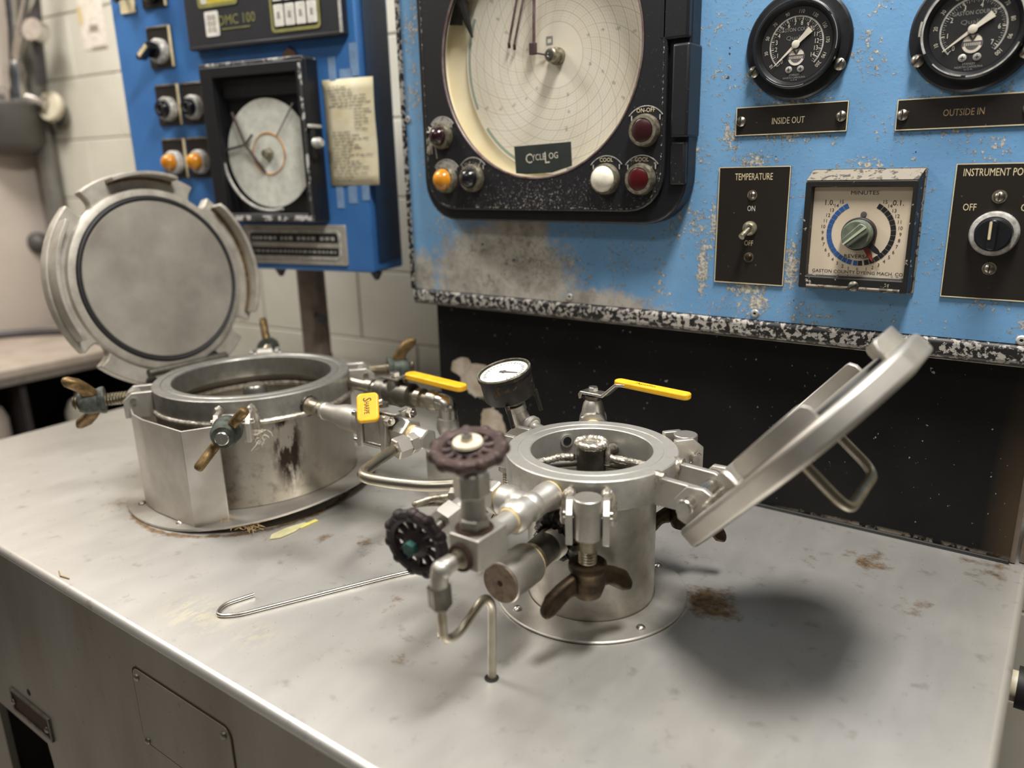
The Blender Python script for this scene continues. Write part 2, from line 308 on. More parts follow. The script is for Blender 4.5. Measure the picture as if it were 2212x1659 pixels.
class B:
    def __init__(s, fr=W): s.bm = bmesh.new(); s.f = fr
    def v(s, p): return s.bm.verts.new(s.f.p(p))
    def face(s, vs_):
        try: return s.bm.faces.new(vs_)
        except ValueError: return None
    def box(s, c, d):
        q = [s.v((c[0] + d[0] / 2 * i, c[1] + d[1] / 2 * j, c[2] + d[2] / 2 * k)) for i in (-1, 1) for j in (-1, 1) for k in (-1, 1)]
        for a in ((0, 1, 3, 2), (4, 6, 7, 5), (0, 4, 5, 1), (2, 3, 7, 6), (0, 2, 6, 4), (1, 5, 7, 3)): s.face([q[i] for i in a])
        return s
    def prism(s, poly, w0, w1):
        n = len(poly); a = [s.v((x, y, w0)) for x, y in poly]; b = [s.v((x, y, w1)) for x, y in poly]
        s.face(a[::-1]); s.face(b)
        for i in range(n): s.face([a[i], a[(i + 1) % n], b[(i + 1) % n], b[i]])
        return s
    def ring(s, outer, inner, w0, w1, w0i=None, w1i=None):
        n = len(outer); w0i = w0 if w0i is None else w0i; w1i = w1 if w1i is None else w1i
        a = [s.v((x, y, w0)) for x, y in outer]; b = [s.v((x, y, w1)) for x, y in outer]; c = [s.v((x, y, w1i)) for x, y in inner]; d = [s.v((x, y, w0i)) for x, y in inner]
        for i in range(n):
            j = (i + 1) % n
            s.face([a[i], a[j], b[j], b[i]]); s.face([b[i], b[j], c[j], c[i]]); s.face([c[i], c[j], d[j], d[i]]); s.face([d[i], d[j], a[j], a[i]])
        return s
    def lathe(s, prof, n=32, a0=0, a1=2 * PI, close=False):        # prof [(r, z)] about local z; r==0 makes a pole
        full = abs(a1 - a0) > 2 * PI - 1e-4; m = n if full else n + 1; rows = []
        for r, z in prof:
            if r < 1e-6: rows.append([s.v((0, 0, z))])
            else: rows.append([s.v((r * math.cos(a0 + (a1 - a0) * i / n), r * math.sin(a0 + (a1 - a0) * i / n), z)) for i in range(m)])
        pr = list(zip(rows, rows[1:])) + ([(rows[-1], rows[0])] if close else [])
        for A, D in pr:
            for i in range(n):
                j = (i + 1) % m
                if len(A) == 1 and len(D) == 1: continue
                if len(A) == 1: s.face([A[0], D[j], D[i]])
                elif len(D) == 1: s.face([A[i], A[j], D[0]])
                else: s.face([A[i], A[j], D[j], D[i]])
        if close and not full:
            s.face([r[0] for r in rows][::-1]); s.face([r[-1] for r in rows])
        return s
    def cyl(s, p0, p1, r, r1=None, n=20, cap=True):
        r1 = r if r1 is None else r1; a = Vector(p0); b = Vector(p1); f = s.f; s.f = f.sub(p0, *_ax(b - a)); L = (b - a).length
        s.lathe(([(0, 0)] if cap else []) + [(r, 0), (r1, L)] + ([(0, L)] if cap else []), n); s.f = f; return s
    def rod(s, p0, p1, prof, n=20):        # lathe profile along p0->p1; prof [(t in u along, r)]
        f = s.f; s.f = f.sub(p0, *_ax(Vector(p1) - Vector(p0))); s.lathe([(0, prof[0][0])] + [(r, t) for t, r in prof] + [(0, prof[-1][0])], n); s.f = f; return s
    def hex(s, p0, p1, r, rot=0): 
        a = Vector(p0); b = Vector(p1); f = s.f; s.f = f.sub(p0, *_ax(b - a)); L = (b - a).length; q = .06 * r
        s.lathe([(0, 0), (r * .9, 0), (r, q * 2), (r, L - q * 2), (r * .9, L), (0, L)], 6, rot, rot + 2 * PI); s.f = f; return s
    def ball(s, c, r, n=16, sq=(1, 1, 1)):
        f = s.f; s.f = Fr(f.p(c), f.x, f.y); s.f.x = f.x * sq[0]; s.f.y = f.y * sq[1]; s.f.z = f.z * sq[2]
        k = max(6, n // 2); s.lathe([(r * math.sin(PI * i / k) if 0 < i < k else 0, -r * math.cos(PI * i / k)) for i in range(k + 1)], n); s.f = f; return s
    def torus(s, R, r, n=48, m=8, z=0, a0=0, a1=2 * PI):
        s.lathe([(R + r * math.cos(2 * PI * i / m), z + r * math.sin(2 * PI * i / m)) for i in range(m)], n, a0, a1, close=True); return s
    def tube(s, pts, r, n=12, fil=0, rs=None, cap=True, closed=False):
        P = [Vector(p) for p in pts]
        if fil and not closed:
            Q = [P[0]]
            for a, b, c in zip(P, P[1:], P[2:]):
                u = (a - b); w_ = (c - b); k = min(fil, u.length * .48, w_.length * .48); p0 = b + u.normalized() * k; p1 = b + w_.normalized() * k
                for i in range(7):
                    t = i / 6; Q.append(p0 * (1 - t) ** 2 + b * 2 * t * (1 - t) + p1 * t * t)
            P = Q + [P[-1]]
        rows = []; nrm = None; m = len(P)
        for i, p in enumerate(P):
            d = (P[min(i + 1, m - 1)] - P[max(i - 1, 0)]) if not closed else (P[(i + 1) % m] - P[i - 1])
            d.normalize()
            if nrm is None: nrm = (Vector((0, 0, 1)) if abs(d.z) < .9 else Vector((1, 0, 0)))
            nrm = (nrm - d * nrm.dot(d)).normalized(); bi = d.cross(nrm); rr = rs[i] if rs else r
            rows.append([s.v(p + nrm * rr * math.cos(2 * PI * k / n) + bi * rr * math.sin(2 * PI * k / n)) for k in range(n)])
        for A, D in list(zip(rows, rows[1:])) + ([(rows[-1], rows[0])] if closed else []):
            for k in range(n): s.face([A[k], A[(k + 1) % n], D[(k + 1) % n], D[k]])
        if cap and not closed: s.face(rows[0][::-1]); s.face(rows[-1])
        return s
    def bead(s, pts, r, step=None, n=10, jit=.13):         # a welded bead: lumpy tube
        P = [Vector(p) for p in pts]; Q = []
        for a, b in zip(P, P[1:]):
            k = max(2, int((b - a).length / (step or r * .55)))
            Q += [a.lerp(b, i / k) for i in range(k)]
        Q.append(P[-1]); rs = [r * (1 + jit * (1 if i % 2 else -1) * .6 + random.uniform(-jit, jit) * .5) for i in range(len(Q))]
        return s.tube(Q, r, n, rs=rs)
    def text(s, t, x, y, h, w=.25, al='c', sx=1.0, rot=0):
        vs_, fs, wd = TXT[t]; k = h / .7; off = {'c': -wd / 2, 'l': 0, 'r': -wd}[al]; ca, sa = math.cos(rot), math.sin(rot); q = []
        for a, b in vs_:
            u_ = (a + off) * k * sx; v_ = (b - .35) * k; q.append(s.v((x + u_ * ca - v_ * sa, y + u_ * sa + v_ * ca, w)))
        for f in fs: s.face([q[i] for i in f])
        return s
    def obj(s, name, mat, parent=None, bevel=0, smooth=35, seg=2, recalc=True):
        bm = s.bm
        if recalc: bmesh.ops.recalc_face_normals(bm, faces=bm.faces)
        lo = Vector([min(v.co[i] for v in bm.verts) for i in range(3)]); hi = Vector([max(v.co[i] for v in bm.verts) for i in range(3)]); c = (lo + hi) / 2
        for v in bm.verts: v.co = (v.co - c) * S
        me = bpy.data.meshes.new(name); bm.to_mesh(me); bm.free(); me.materials.append(M[mat] if isinstance(mat, str) else mat)
        if smooth:
            me.shade_smooth(); me.set_sharp_from_angle(angle=math.radians(smooth))
        o = bpy.data.objects.new(name, me); C.objects.link(o); wl = c * S
        if parent is not None:
            o.parent = parent; o.location = wl - Vector(parent['_w'])
        else: o.location = wl
        o['_w'] = tuple(wl)
        if bevel:
            b = o.modifiers.new('bevel', 'BEVEL'); b.width = bevel * S; b.segments = seg; b.limit_method = 'ANGLE'; b.angle_limit = math.radians(40)
        return o
def _ax(d):
    d = d.normalized(); r = Vector((0, 0, 1)) if abs(d.z) < .9 else Vector((1, 0, 0)); x = (r - d * r.dot(d)).normalized(); return x, d.cross(x)
def thing(name, label, cat, loc, group=None):
    o = bpy.data.objects.new(name, None); C.objects.link(o); o.empty_display_size = .02; o.location = Vector(loc) * S; o['_w'] = tuple(Vector(loc) * S)
    o['label'] = label; o['category'] = cat
    if group: o['group'] = group
    return o
def tag(o, label, cat, group=None, kind=None):
    o['label'] = label; o['category'] = cat
    if group: o['group'] = group
    if kind: o['kind'] = kind
    return o
def struct(o): o['kind'] = 'structure'; return o
def lab(o, t): o['label'] = t; return o
def rivet(fr, x, y, w, r, parent, mat='screw_steel', name='rivet', slot=None):
    o = B(fr.sub((x, y, w))).lathe([(r, 0), (r, r * .25), (r * .8, r * .5), (r * .45, r * .68), (0, r * .74)], 14).obj(name, mat, parent)
    if slot is not None:
        f = fr.sub((x, y, w)); ca, sa = math.cos(slot), math.sin(slot)
        B(f.sub((0, 0, r * .74), (ca, sa, 0), (-sa, ca, 0))).box((0, 0, 0), (r * 1.7, r * .26, .5)).obj('slot', 'black_ink', o, smooth=0)
    return o
# ------------------------------------------------------------------ the setting
FLOOR = -1060
struct(B().box((-400, -400, FLOOR - 10), (7400, 5200, 20)).obj('floor', 'floor_paint', smooth=0))
struct(B().box((-400, -600, 2420), (7400, 4800, 20)).obj('ceiling', 'ceiling_white', smooth=0))
WF = Fr((-1035, 885, 0), (math.cos(math.radians(5)), math.sin(math.radians(5)), 0), (0, 0, 1))
wall = struct(B(WF).box((500, 660, -64), (5000, 3520, 120)).obj('wall_back', 'wall_mortar', smooth=0))
def blocks():
    me = None
    for r in range(-5, 6):
        for k in range(-5, 8):
            x = k * 450 + (225 if r % 2 else 0) + 120; z = 72 + r * 225
            if me is None:
                o = B(WF.sub((x + 225, z + 112, 0))).box((0, 0, -2), (447, 222, 10)).obj('block', 'wall_paint', wall, bevel=4, smooth=0, seg=1); me = o.data; c0 = WF.p((x + 225, z + 112, -2)) * S
            else:
                o = bpy.data.objects.new('block', me); C.objects.link(o); o.parent = wall; o.location = WF.p((x + 225, z + 112, -2)) * S - Vector(wall['_w'])
                b = o.modifiers.new('bevel', 'BEVEL'); b.width = 4 * S; b.segments = 1
blocks()
XL = -3010
struct(B().box((XL - 60, -400, 660), (120, 2300, 3520)).obj('wall_left', 'wall_left_paint', smooth=0))

# wall paper notice
o = thing('wall_notice', 'pale paper notice taped high on the block wall left of the blue cabinet', 'paper', WF.p((-1520, 1060, 1)))
B(WF).box((-1520, 1200, 4.5), (150, 280, 1.5)).obj('sheet', 'paper_wall', o, smooth=0)
B(WF).box((-1516, 1128, 5.6), (52, 24, .6)).obj('dark_print', 'smudge', o, smooth=0)
B(WF).box((-1500, 1062, 5.6), (90, 9, .6)).obj('dark_print', 'smudge', o, smooth=0)
B(WF).box((-1588, 1180, 5.8), (26, 60, .8)).obj('tape', 'tape_tan', o, smooth=0)

# low bench along the left wall
o = thing('side_bench', 'low beige topped bench along the far left wall with dark open front', 'bench', (-2660, -200, FLOOR))
B().box((-2640, -200, -18), (660, 1700, 36)).obj('worktop', 'laminate', o, bevel=8)
B().box((-2320, -200, -40), (16, 1690, 40)).obj('edge_strip', 'laminate_edge', o, bevel=4)
B().box((-2920, -200, -540), (40, 1680, 1010)).obj('back_board', 'cupboard_dark', o, smooth=0)
B().box((-2640, -200, -412), (600, 1680, 24)).obj('shelf', 'wood_brown', o, smooth=0)
B().box((-2640, 630, -550), (600, 24, 1000)).obj('end_board', 'cupboard_dark', o, smooth=0)
B().box((-2640, -1030, -550), (600, 24, 1000)).obj('end_board', 'cupboard_dark', o, smooth=0)
B().box((-2640, 200, -550), (600, 20, 1000)).obj('divider', 'cupboard_dark', o, smooth=0)
def jug(name, label, p, r, h, mt):
    o = thing(name, label, 'container', p, 'containers on the shelf under the side bench')
    f = Fr(p)
    B(f).lathe([(0, 0), (r, 0), (r, h * .7), (r * .7, h * .86), (r * .3, h * .92), (r * .3, h), (0, h)], 20).obj('body', mt, o)
    B(f).lathe([(0, h + .5), (r * .36, h + .5), (r * .36, h + 22), (0, h + 22)], 16).obj('cap', 'black_ink', o)
jug('jug', 'pale jug on the dark shelf under the side bench, nearest the frame edge', (-2420, 0, -399.5), 60, 270, 'lint')
jug('jug', 'grey jug on the dark shelf under the side bench, in the middle', (-2440, 118, -399.5), 55, 300, 'laminate')
jug('jug', 'short grey jug on the shelf under the side bench, closest to the back wall', (-2430, 420, -399.5), 60, 240, 'lint')

# wall pipe and tap fittings in the far left corner
def at_wall(s, z, d): return WF.p((s, z, d))
o = thing('wall_pipe', 'tall grey pipe running down the corner of the block wall at far left', 'pipe', at_wall(-1905, -60, 45))
B().cyl(at_wall(-1905, -60, 45), at_wall(-1905, 1500, 45), 36, n=24).obj('pipe_run', 'pipe_grey', o)
B().cyl(at_wall(-1905, 300, 45), at_wall(-1905, 340, 45), 44, n=24).obj('collar', 'pipe_grey', o)
o = thing('wall_tap', 'chrome wall tap assembly with round cream flange in the upper left corner', 'tap', at_wall(-1840, 860, 100))
B().cyl(at_wall(-1806, 838, 6), at_wall(-1806, 838, 22), 46, n=28).obj('wall_plate', 'pipe_grey', o)
B().cyl(at_wall(-1796, 868, 42), at_wall(-1791, 873, 66), 56, n=32).obj('flange', 'flange_cream', o, bevel=5)
B().cyl(at_wall(-1806, 840, 20), at_wall(-1796, 868, 44), 30, n=20).obj('stub', 'pipe_grey', o)
B().tube([at_wall(-1793, 872, 66), at_wall(-1851, 898, 90), at_wall(-1900, 905, 112)], 26, 16).obj('arm', 'chrome', o)
B().rod(at_wall(-1908, 868, 120), at_wall(-1868, 1040, 120), [(0, 24), (16, 40), (60, 46), (84, 34), (130, 40), (176, 26)]).obj('valve_body', 'chrome', o)
B().tube([at_wall(-1870, 1030, 120), at_wall(-1798, 1113, 120), at_wall(-1690, 1238, 122), at_wall(-1640, 1420, 122)], 20, 14).obj('riser', 'chrome', o)
B().tube([at_wall(-1872, 1030, 126), at_wall(-1830, 1150, 130), at_wall(-1812, 1256, 130), at_wall(-1800, 1420, 130)], 22, 14).obj('riser', 'chrome', o)
B().tube([at_wall(-1690, 1300, 100), at_wall(-1712, 1180, 100), at_wall(-1743, 1062, 96), at_wall(-1786, 950, 80)], 20, 12).obj('hose', 'hose_dark', o)
B().cyl(at_wall(-1716, 1120, 90), at_wall(-1700, 1130, 130), 40, n=20).obj('joint', 'chrome', o)
B().tube([at_wall(-1905, 900, 118), at_wall(-1980, 925, 130), at_wall(-2100, 940, 140)], 28, 14).obj('spout', 'chrome', o)
o = thing('grey_tank', 'dark grey round bottomed tank hanging below the chrome tap at far left', 'tank', at_wall(-1950, 690, 150))
TF = Fr(at_wall(-1950, 690, 150))
B(TF).lathe([(0, 0), (60, 4), (106, 20), (128, 50), (134, 190), (128, 198), (0, 198)], 36).obj('vessel', 'tank_grey', o)
B(TF).cyl((0, 0, 197), (10, 0, 232), 20).obj('neck', 'pipe_grey', o)
o = thing('spray_nozzle', 'small dark spray nozzle hooked on the wall left of the open lid', 'nozzle', at_wall(-2030, 370, 90))
B().tube([at_wall(-2000, 350, 100), at_wall(-2070, 385, 104), at_wall(-2145, 412, 110)], 26, 12, rs=[40, 34, 18]).obj('grip', 'hose_dark', o)
B().ball(at_wall(-1985, 345, 96), 44).obj('head', 'tank_grey', o)
o = tag(B().tube([(-2950, 180, 16), (-2860, 420, 16), (-2700, 560, 16), (-2520, 600, 16)], 14, 10, fil=80).obj('hose', 'hose_dark'), 'dark thin hose lying along the back of the side bench', 'hose')

# ------------------------------------------------------------------ the machine table
tb = thing('machine_table', 'long grey painted steel machine table carrying two dyeing vessels', 'table', (-520, 210, FLOOR))
X0, X1, Y0, Y1 = -1545, 503, -417, 836
B().box(((X0 + X1) / 2, (Y0 + Y1) / 2, -24), (X1 - X0, Y1 - Y0, 48)).obj('table_top', 'table_paint', tb, bevel=9, seg=4)
ff = Fr((0, Y0 - .5, 0), (1, 0, 0), (0, 0, 1))
B(ff).prism([(X0 + 3, -11), (X0 + 3, -1055), (-1107, -1055), (-1107, -383), (-890, -383), (-884, -420), (-862, -1055), (X1 - 3, -1055), (X1 - 3, -11)], -14, 0).obj('front_panel', 'table_front', tb, bevel=1, smooth=0)
B().box((X1 - 6, (Y0 + Y1) / 2 + 10, -551), (6, Y1 - Y0 - 40, 1006)).obj('side_panel', 'table_front', tb, smooth=0)
B().box((X0 + 6, (Y0 + Y1) / 2 + 10, -551), (6, Y1 - Y0 - 40, 1006)).obj('side_panel', 'table_front', tb, smooth=0)
B().box((-990, -120, -551), (560, 8, 1000)).obj('shade_board', 'black_void', tb, smooth=0)  # black sheet added behind the front opening to stand in for its shade
ap = B(ff).prism(rrect(-507, -190, -277, -66, 14), .3, 1.8).obj('access_panel', 'table_front', tb, bevel=1)
gp = B(ff).ring(rrect(-510, -193, -274, -63, 16), rrect(-507, -190, -277, -66, 14), .15, .6).obj('panel_joint', 'rust_ring', tb, smooth=0)
for x, z in ((-495, -79), (-290, -79), (-495, -186), (-290, -176)): rivet(ff, x, z, 1.8, 5.5, ap, name='screw')
npl = B(ff).ring(rrect(-1010, -362, -852, -312, 3), rrect(-1004, -357, -858, -317, 3), .3, 4).obj('name_plate', 'steel_dark', tb, smooth=0)
B(ff).prism(rrect(-1004, -357, -858, -317, 3), .3, 1.5).obj('plate_face', 'rust_ring', npl, smooth=0)
for x in (-1000, -866): rivet(ff, x, -340, 3, 6, npl, name='screw')
B(ff.sub((-925, -290, 0))).lathe([(0, .3), (7, .3), (6, .8), (0, .8)], 14).obj('bolt_hole', 'black_void', tb)
o = thing('side_pipe', 'pale pipe with dark unions leaving the right side of the table', 'pipe', (560, 318, -130))
B().cyl((504.5, 318, -130), (800, 318, -130), 22, n=18).obj('pipe_run', 'flange_cream', o)
B().cyl((512, 318, -130), (512.1 + 26, 318, -130), 30, n=18).obj('union', 'black_ink', o)
B().cyl((790, 318, -1059), (790, 318, -130), 20, n=16).obj('drop_leg', 'flange_cream', o)
B().cyl((690, 318, -130), (730, 318, -130), 30, n=18).obj('union', 'black_ink', o)

# ------------------------------------------------------------------ right control console
RP = Fr((0, 400, 0), (1, 0, 0), (0, 0, 1))           # local x = right, y = up, z = out of the panel
con = thing('control_console', 'tall console with pale blue corroded instrument panel over black sheet back', 'console', (-100, 560, 0))
B().box((-100, 560, 745), (1176, 316, 850)).obj('housing', 'cabinet_side', con, smooth=0)
B(RP).prism(rrect(-686, 346.5, 480, 1170, 3), -3, 0).obj('front_panel', 'panel_blue', con, smooth=0)
tr = B(RP).box((-104, 331, -6), (1176, 29, 24)).obj('bottom_trim', 'trim_peel', con, bevel=7, seg=3)
B(RP).box((-104, 315.5, -10), (1176, 4, 20)).obj('bottom_lip', 'steel_dark', con, bevel=1)
B(RP).box((-691, 758, -6), (11, 826, 24)).obj('side_trim', 'trim_peel', con, bevel=4, seg=3)
B().box((-90, 442, 158), (1136, 12, 312)).obj('back_sheet', 'black_sheet', con, smooth=0)
B().box((-90, 434, 3), (1136, 6, 6)).obj('foot_strip', 'black_ink', con, bevel=2)
B().box((-90, 580, 158), (1130, 262, 312)).obj('lower_housing', 'black_void', con, smooth=0)
B().box((481, 446, 158), (8, 18, 312)).obj('end_strip', 'post_brown', con, smooth=0)
B().box((496, 520, 158), (12, 150, 312)).obj('end_post', 'post_brown', con, smooth=0)
for x, z in ((-680, 702), (-283.8, 357.5), (76.6, 357), (450.3, 352.3)):
    rv = B(RP.sub((x, z, 0))).lathe([(7, 0), (7, 1.4), (5.5, 3), (2.8, 3.4), (2.2, 2), (0, 2)], 18).obj('rivet', 'white_metal', con)
    B(RP.sub((x, z, 2.1))).lathe([(0, 0), (2, 0), (1.6, .4), (0, .4)], 10).obj('pin', 'black_ink', rv)

# ---- chart recorder
rc = thing('chart_recorder', 'large black circular chart recorder with cream paper dial on pale blue panel', 'recorder', RP.p((-320, 800, 0)))
cse = [(-606, 1165)] + [(-606, z) for z in (900, 700)]
def lowround(x0, x1, z0, z1, r, n=8):
    P = [(x0, z1)]
    for i in range(n + 1): t = math.radians(180 + 90 * i / n); P.append((x0 + r + r * math.cos(t), z0 + r + r * math.sin(t)))
    for i in range(n + 1): t = math.radians(270 + 90 * i / n); P.append((x1 - r + r * math.cos(t), z0 + r + r * math.sin(t)))
    return P + [(x1, z1)]
WX, WZ, WR = -325, 791, 210
NW = 72
def outline_by_angle(poly, cx, cz, n):          # sample a polygon boundary at n equal angles about a centre
    res = []
    for i in range(n):
        a = 2 * PI * i / n; d = (math.cos(a), math.sin(a)); best = None
        for (x1, y1), (x2, y2) in zip(poly, poly[1:] + poly[:1]):
            ex, ey = x2 - x1, y2 - y1; den = d[0] * ey - d[1] * ex
            if abs(den) < 1e-9: continue
            t = ((x1 - cx) * ey - (y1 - cz) * ex) / den; s_ = ((x1 - cx) * d[1] - (y1 - cz) * d[0]) / den
            if t > 0 and -1e-6 <= s_ <= 1 + 1e-6 and (best is None or t < best): best = t
        res.append((cx + d[0] * best, cz + d[1] * best))
    return res
case_o = outline_by_angle(lowround(-606, -36, 500, 1100, 78), WX, WZ, 144)
b = B(RP); b.ring(case_o, circ(WR + 36, 144, WX, WZ), .5, 40, None, None); b.obj('case', 'gloss_black', rc, bevel=5, seg=3, smooth=30)
door_o = outline_by_angle(lowround(-590, -72, 522, 1092, 64), WX, WZ, 144)
dr = B(RP).ring(door_o, circ(WR, 144, WX, WZ), 40.5, 50).obj('door', 'black_door', rc, bevel=3, smooth=30)
B(RP).ring(outline_by_angle(lowround(-586, -76, 526, 1088, 60), WX, WZ, 144), outline_by_angle(lowround(-584, -78, 528, 1086, 58), WX, WZ, 144), 49.5, 50.5).obj('worn_edge', 'legend_worn', dr, smooth=0)
# hinge side blocks
for z0, z1, x0, x1, w_ in ((787, 1095, -88, -37, 50), (640, 780, -62, -33, 51), (566, 634, -64, -37, 46)):
    B(RP).box(((x0 + x1) / 2, (z0 + z1) / 2, w_ / 2 + .5), (x1 - x0, z1 - z0, w_)).obj('hinge_block', 'black_door', rc, bevel=4, seg=3)
B(RP.sub((WX, WZ, 0))).lathe([(0, 1), (WR + 34, 1), (WR + 34, 8), (WR + 3, 40), (WR + 1, 40), (WR + 28, 8), (WR + 26, 4), (0, 4)], 96).obj('dish', 'case_cream', rc)
ch = B(RP.sub((-304, 790, 0))).lathe([(0, 9), (204, 9), (204, 10), (0, 10)], 96).obj('paper_chart', 'chart_paper', rc, smooth=0)
B(RP.sub((WX, WZ, 0))).torus(WR + 1, 2.2, 96, 6, z=49).obj('window_seal', 'pen_grey', rc)
hb = B(RP.sub((-300, 788, 10))).lathe([(0, 0), (15, 0), (15, 8), (12, 9), (12, 26), (10, 28), (6, 28), (5, 25), (0, 25)], 24).obj('chart_hub', 'bezel_dirty', rc)
B(RP.sub((-300, 788, 38.2))).lathe([(8, -.2), (8, 1), (4, 1.5), (3, 0), (0, 0)], 16).obj('hub_screw', 'chrome', hb)
# printed numerals on the chart
bt = B(RP)
for a0, vals in ((-.15, range(25, 275, 50)), (-1.15, range(25, 275, 50)), (-2.2, range(25, 275, 50)), (3.0, range(25, 275, 50)), (.55, range(25, 275, 50))):
    for i, vnum in enumerate(vals):
        rr = 68 + i * 28; a = a0 - .16 * 2 * PI * (rr / 204) ** 1.5 * .6
        bt.text(str(vnum), -300 + rr * math.cos(a), 788 + rr * math.sin(a), 4.2, 10.3, rot=a)
bt.obj('chart_print', 'grey_ink', ch, smooth=0)
B(RP.sub((-318, 816, 10.3))).ring(rrect(-7, -7, 7, 7, 1), rrect(-4, -4, 4, 4, 1), 0, .3).obj('chart_logo', 'grey_ink', ch, smooth=0)
# pens
def pen(x0, z0, x1, z1, w0, mt, wd=4.5):
    a = Vector((x0, z0, 20)); b_ = Vector((x1, z1, 34))
    return B(RP).tube([a, b_], wd / 2, 8).obj('pen_arm', mt, rc)
p1 = pen(-400, 819, -350, 960, 4, 'pen_grey'); B(RP).cyl((-400, 819, 20), (-403, 812, 15), 2.8, n=8).obj('pen_tip', 'pen_dark', p1)
p2 = pen(-388, 815, -335, 960, 4, 'pen_grey'); B(RP).cyl((-388, 815, 20), (-391, 808, 15), 2.8, n=8).obj('pen_tip', 'pen_dark', p2)
p3 = pen(-345, 812, -332, 960, 4, 'pen_grey', 6); B(RP).box((-347, 804, 20), (13, 20, 8)).obj('pen_block', 'pen_dark', p3, bevel=1); B(RP).cyl((-344, 797, 20), (-322, 792, 14), 1.6, n=8).obj('pen_tip', 'pen_dark', p3)
# cable tail and a dark plate drawn as the case shadow, upper left of chart
B(RP).tube([(-512, 985, 30), (-504, 905, 26), (-494, 862, 20), (-488, 838, 16)], 6, 8, rs=[16, 12, 6, 2]).obj('cable_tail', 'dial_black', rc)
B(RP).prism([(-540, 985), (-545, 866), (-512, 862), (-500, 985)], 14, 22).obj('case_shadow_plate', 'dial_black', rc, smooth=0)
cl = B(RP).prism([(-376, 637), (-254, 641), (-252, 600), (-294, 589), (-349, 587), (-373, 589)], 42, 44.5).obj('maker_plate', 'logo_plate', rc, smooth=0)
b = B(RP); b.text('C', -343, 615, 17, 45, 'c', .95, .06); b.text('YCLE', -322, 617, 11, 45, 'c', .85, .06); b.text('L', -303, 616, 20, 45, 'c', .85, .06); b.text('OG', -289.5, 619, 11, 45, 'c', .85, .06)
b.obj('lettering', 'white_paint', cl, smooth=0)
B(RP.sub((WX, WZ, 46))).lathe([(0, 0), (WR - 1, 0)], 72).obj('window_glass', 'glass', rc, smooth=0)
def fan(b, r0, r1, a0, a1, w0, w1, n=16):
    o_ = [(r1 * math.cos(a0 + (a1 - a0) * i / n), r1 * math.sin(a0 + (a1 - a0) * i / n)) for i in range(n + 1)]
    i_ = [(r0 * math.cos(a1 + (a0 - a1) * i / n), r0 * math.sin(a1 + (a0 - a1) * i / n)) for i in range(n + 1)]
    return b.prism(o_ + i_, w0, w1)
def arc_strip(b, r0, r1, a0, a1, w, n=24):
    return fan(b, r0, r1, a0, a1, w - .12, w + .12, n)
def rec_button(x, z, r, lens, kind, txt, legend, name, lbl, fr=RP, w0=50, parent=None):
    f = fr.sub((x, z, w0))
    pb = B(f).lathe([(0, .2), (r, .2), (r, 5), (r * .98, 9), (r * .93, 14), (r * .74, 14.5), (r * .70, 12.5), (0, 12.5)], 32).obj(name, 'bezel_dirty', parent or rc); lab(pb, lbl)
    A0_, A1_ = math.radians(38), math.radians(142)
    lg = fan(B(f), r * .96, r * 1.5, A0_, A1_, .3, 1.3).obj('legend_plate', legend, pb, smooth=0)
    return pb, f
def flat_lens(pb, f, r, mt): B(f).lathe([(0, 12.6), (r * .69, 12.6), (r * .69, 14), (r * .6, 15.4), (0, 15.9)], 28).obj('lens', mt, pb)
def dome_lens(pb, f, r, mt, h=16): B(f).lathe([(r * .72, 12.7)] + [(r * .72 * math.cos(t * PI / 16), 13.5 + h * math.sin(t * PI / 16)) for t in range(0, 8)] + [(0, 13.5 + h)], 28).obj('lens', mt, pb)
def legend_edge(pb, f, r, t=None, mt='white_metal'):
    b = B(f); A0_, A1_ = math.radians(38), math.radians(142); arc_strip(b, r * 1.44, r * 1.5, A0_, A1_, 1.5)
    for a in (A0_, A1_):
        b.box((r * 1.24 * math.cos(a), r * 1.24 * math.sin(a), 1.5), (2, 8, .3))
    b.obj('legend_edge', mt, pb, smooth=0)
    if t: B(f).text(t, 0, r * 1.22, r * .26, 1.6, 'c', .95).obj('lettering', 'cream_ink', pb, smooth=0)
R0 = 26
pb, f = rec_button(-105.6, 653, R0, 0, 0, 0, 'black_door', 'push_button', 'dark red push button at upper right, legend ON-OFF'); flat_lens(pb, f, R0, 'lens_red_dark'); legend_edge(pb, f, R0, 'ON-OFF')
pb, f = rec_button(-111.3, 576, R0, 0, 0, 0, 'legend_worn', 'push_button', 'dark red push button at lower right, worn legend COOL'); flat_lens(pb, f, R0, 'lens_red'); legend_edge(pb, f, R0, 'COOL')
pb, f = rec_button(-178, 577, R0, 0, 0, 0, 'black_door', 'pilot_lamp', 'white domed pilot lamp under legend COOL'); dome_lens(pb, f, R0 * 1.16, 'lens_white', 15); legend_edge(pb, f, R0, 'COOL')
pb, f = rec_button(-537, 580, R0, 0, 0, 0, 'legend_dirty', 'pilot_lamp', 'amber domed pilot lamp'); dome_lens(pb, f, R0 * 1.08, 'lens_amber', 19); legend_edge(pb, f, R0)
pb, f = rec_button(-470, 582, R0, 0, 0, 0, 'legend_worn', 'push_button', 'black domed push button right of the amber lamp'); dome_lens(pb, f, R0, 'lens_black', 19); legend_edge(pb, f, R0)
pb, f = rec_button(-543, 662, R0 * .95, 0, 0, 0, 'legend_dirty', 'push_button', 'dark maroon domed button with lint caught on it'); dome_lens(pb, f, R0 * .95, 'lens_maroon', 19); legend_edge(pb, f, R0 * .95)
b = B(f)
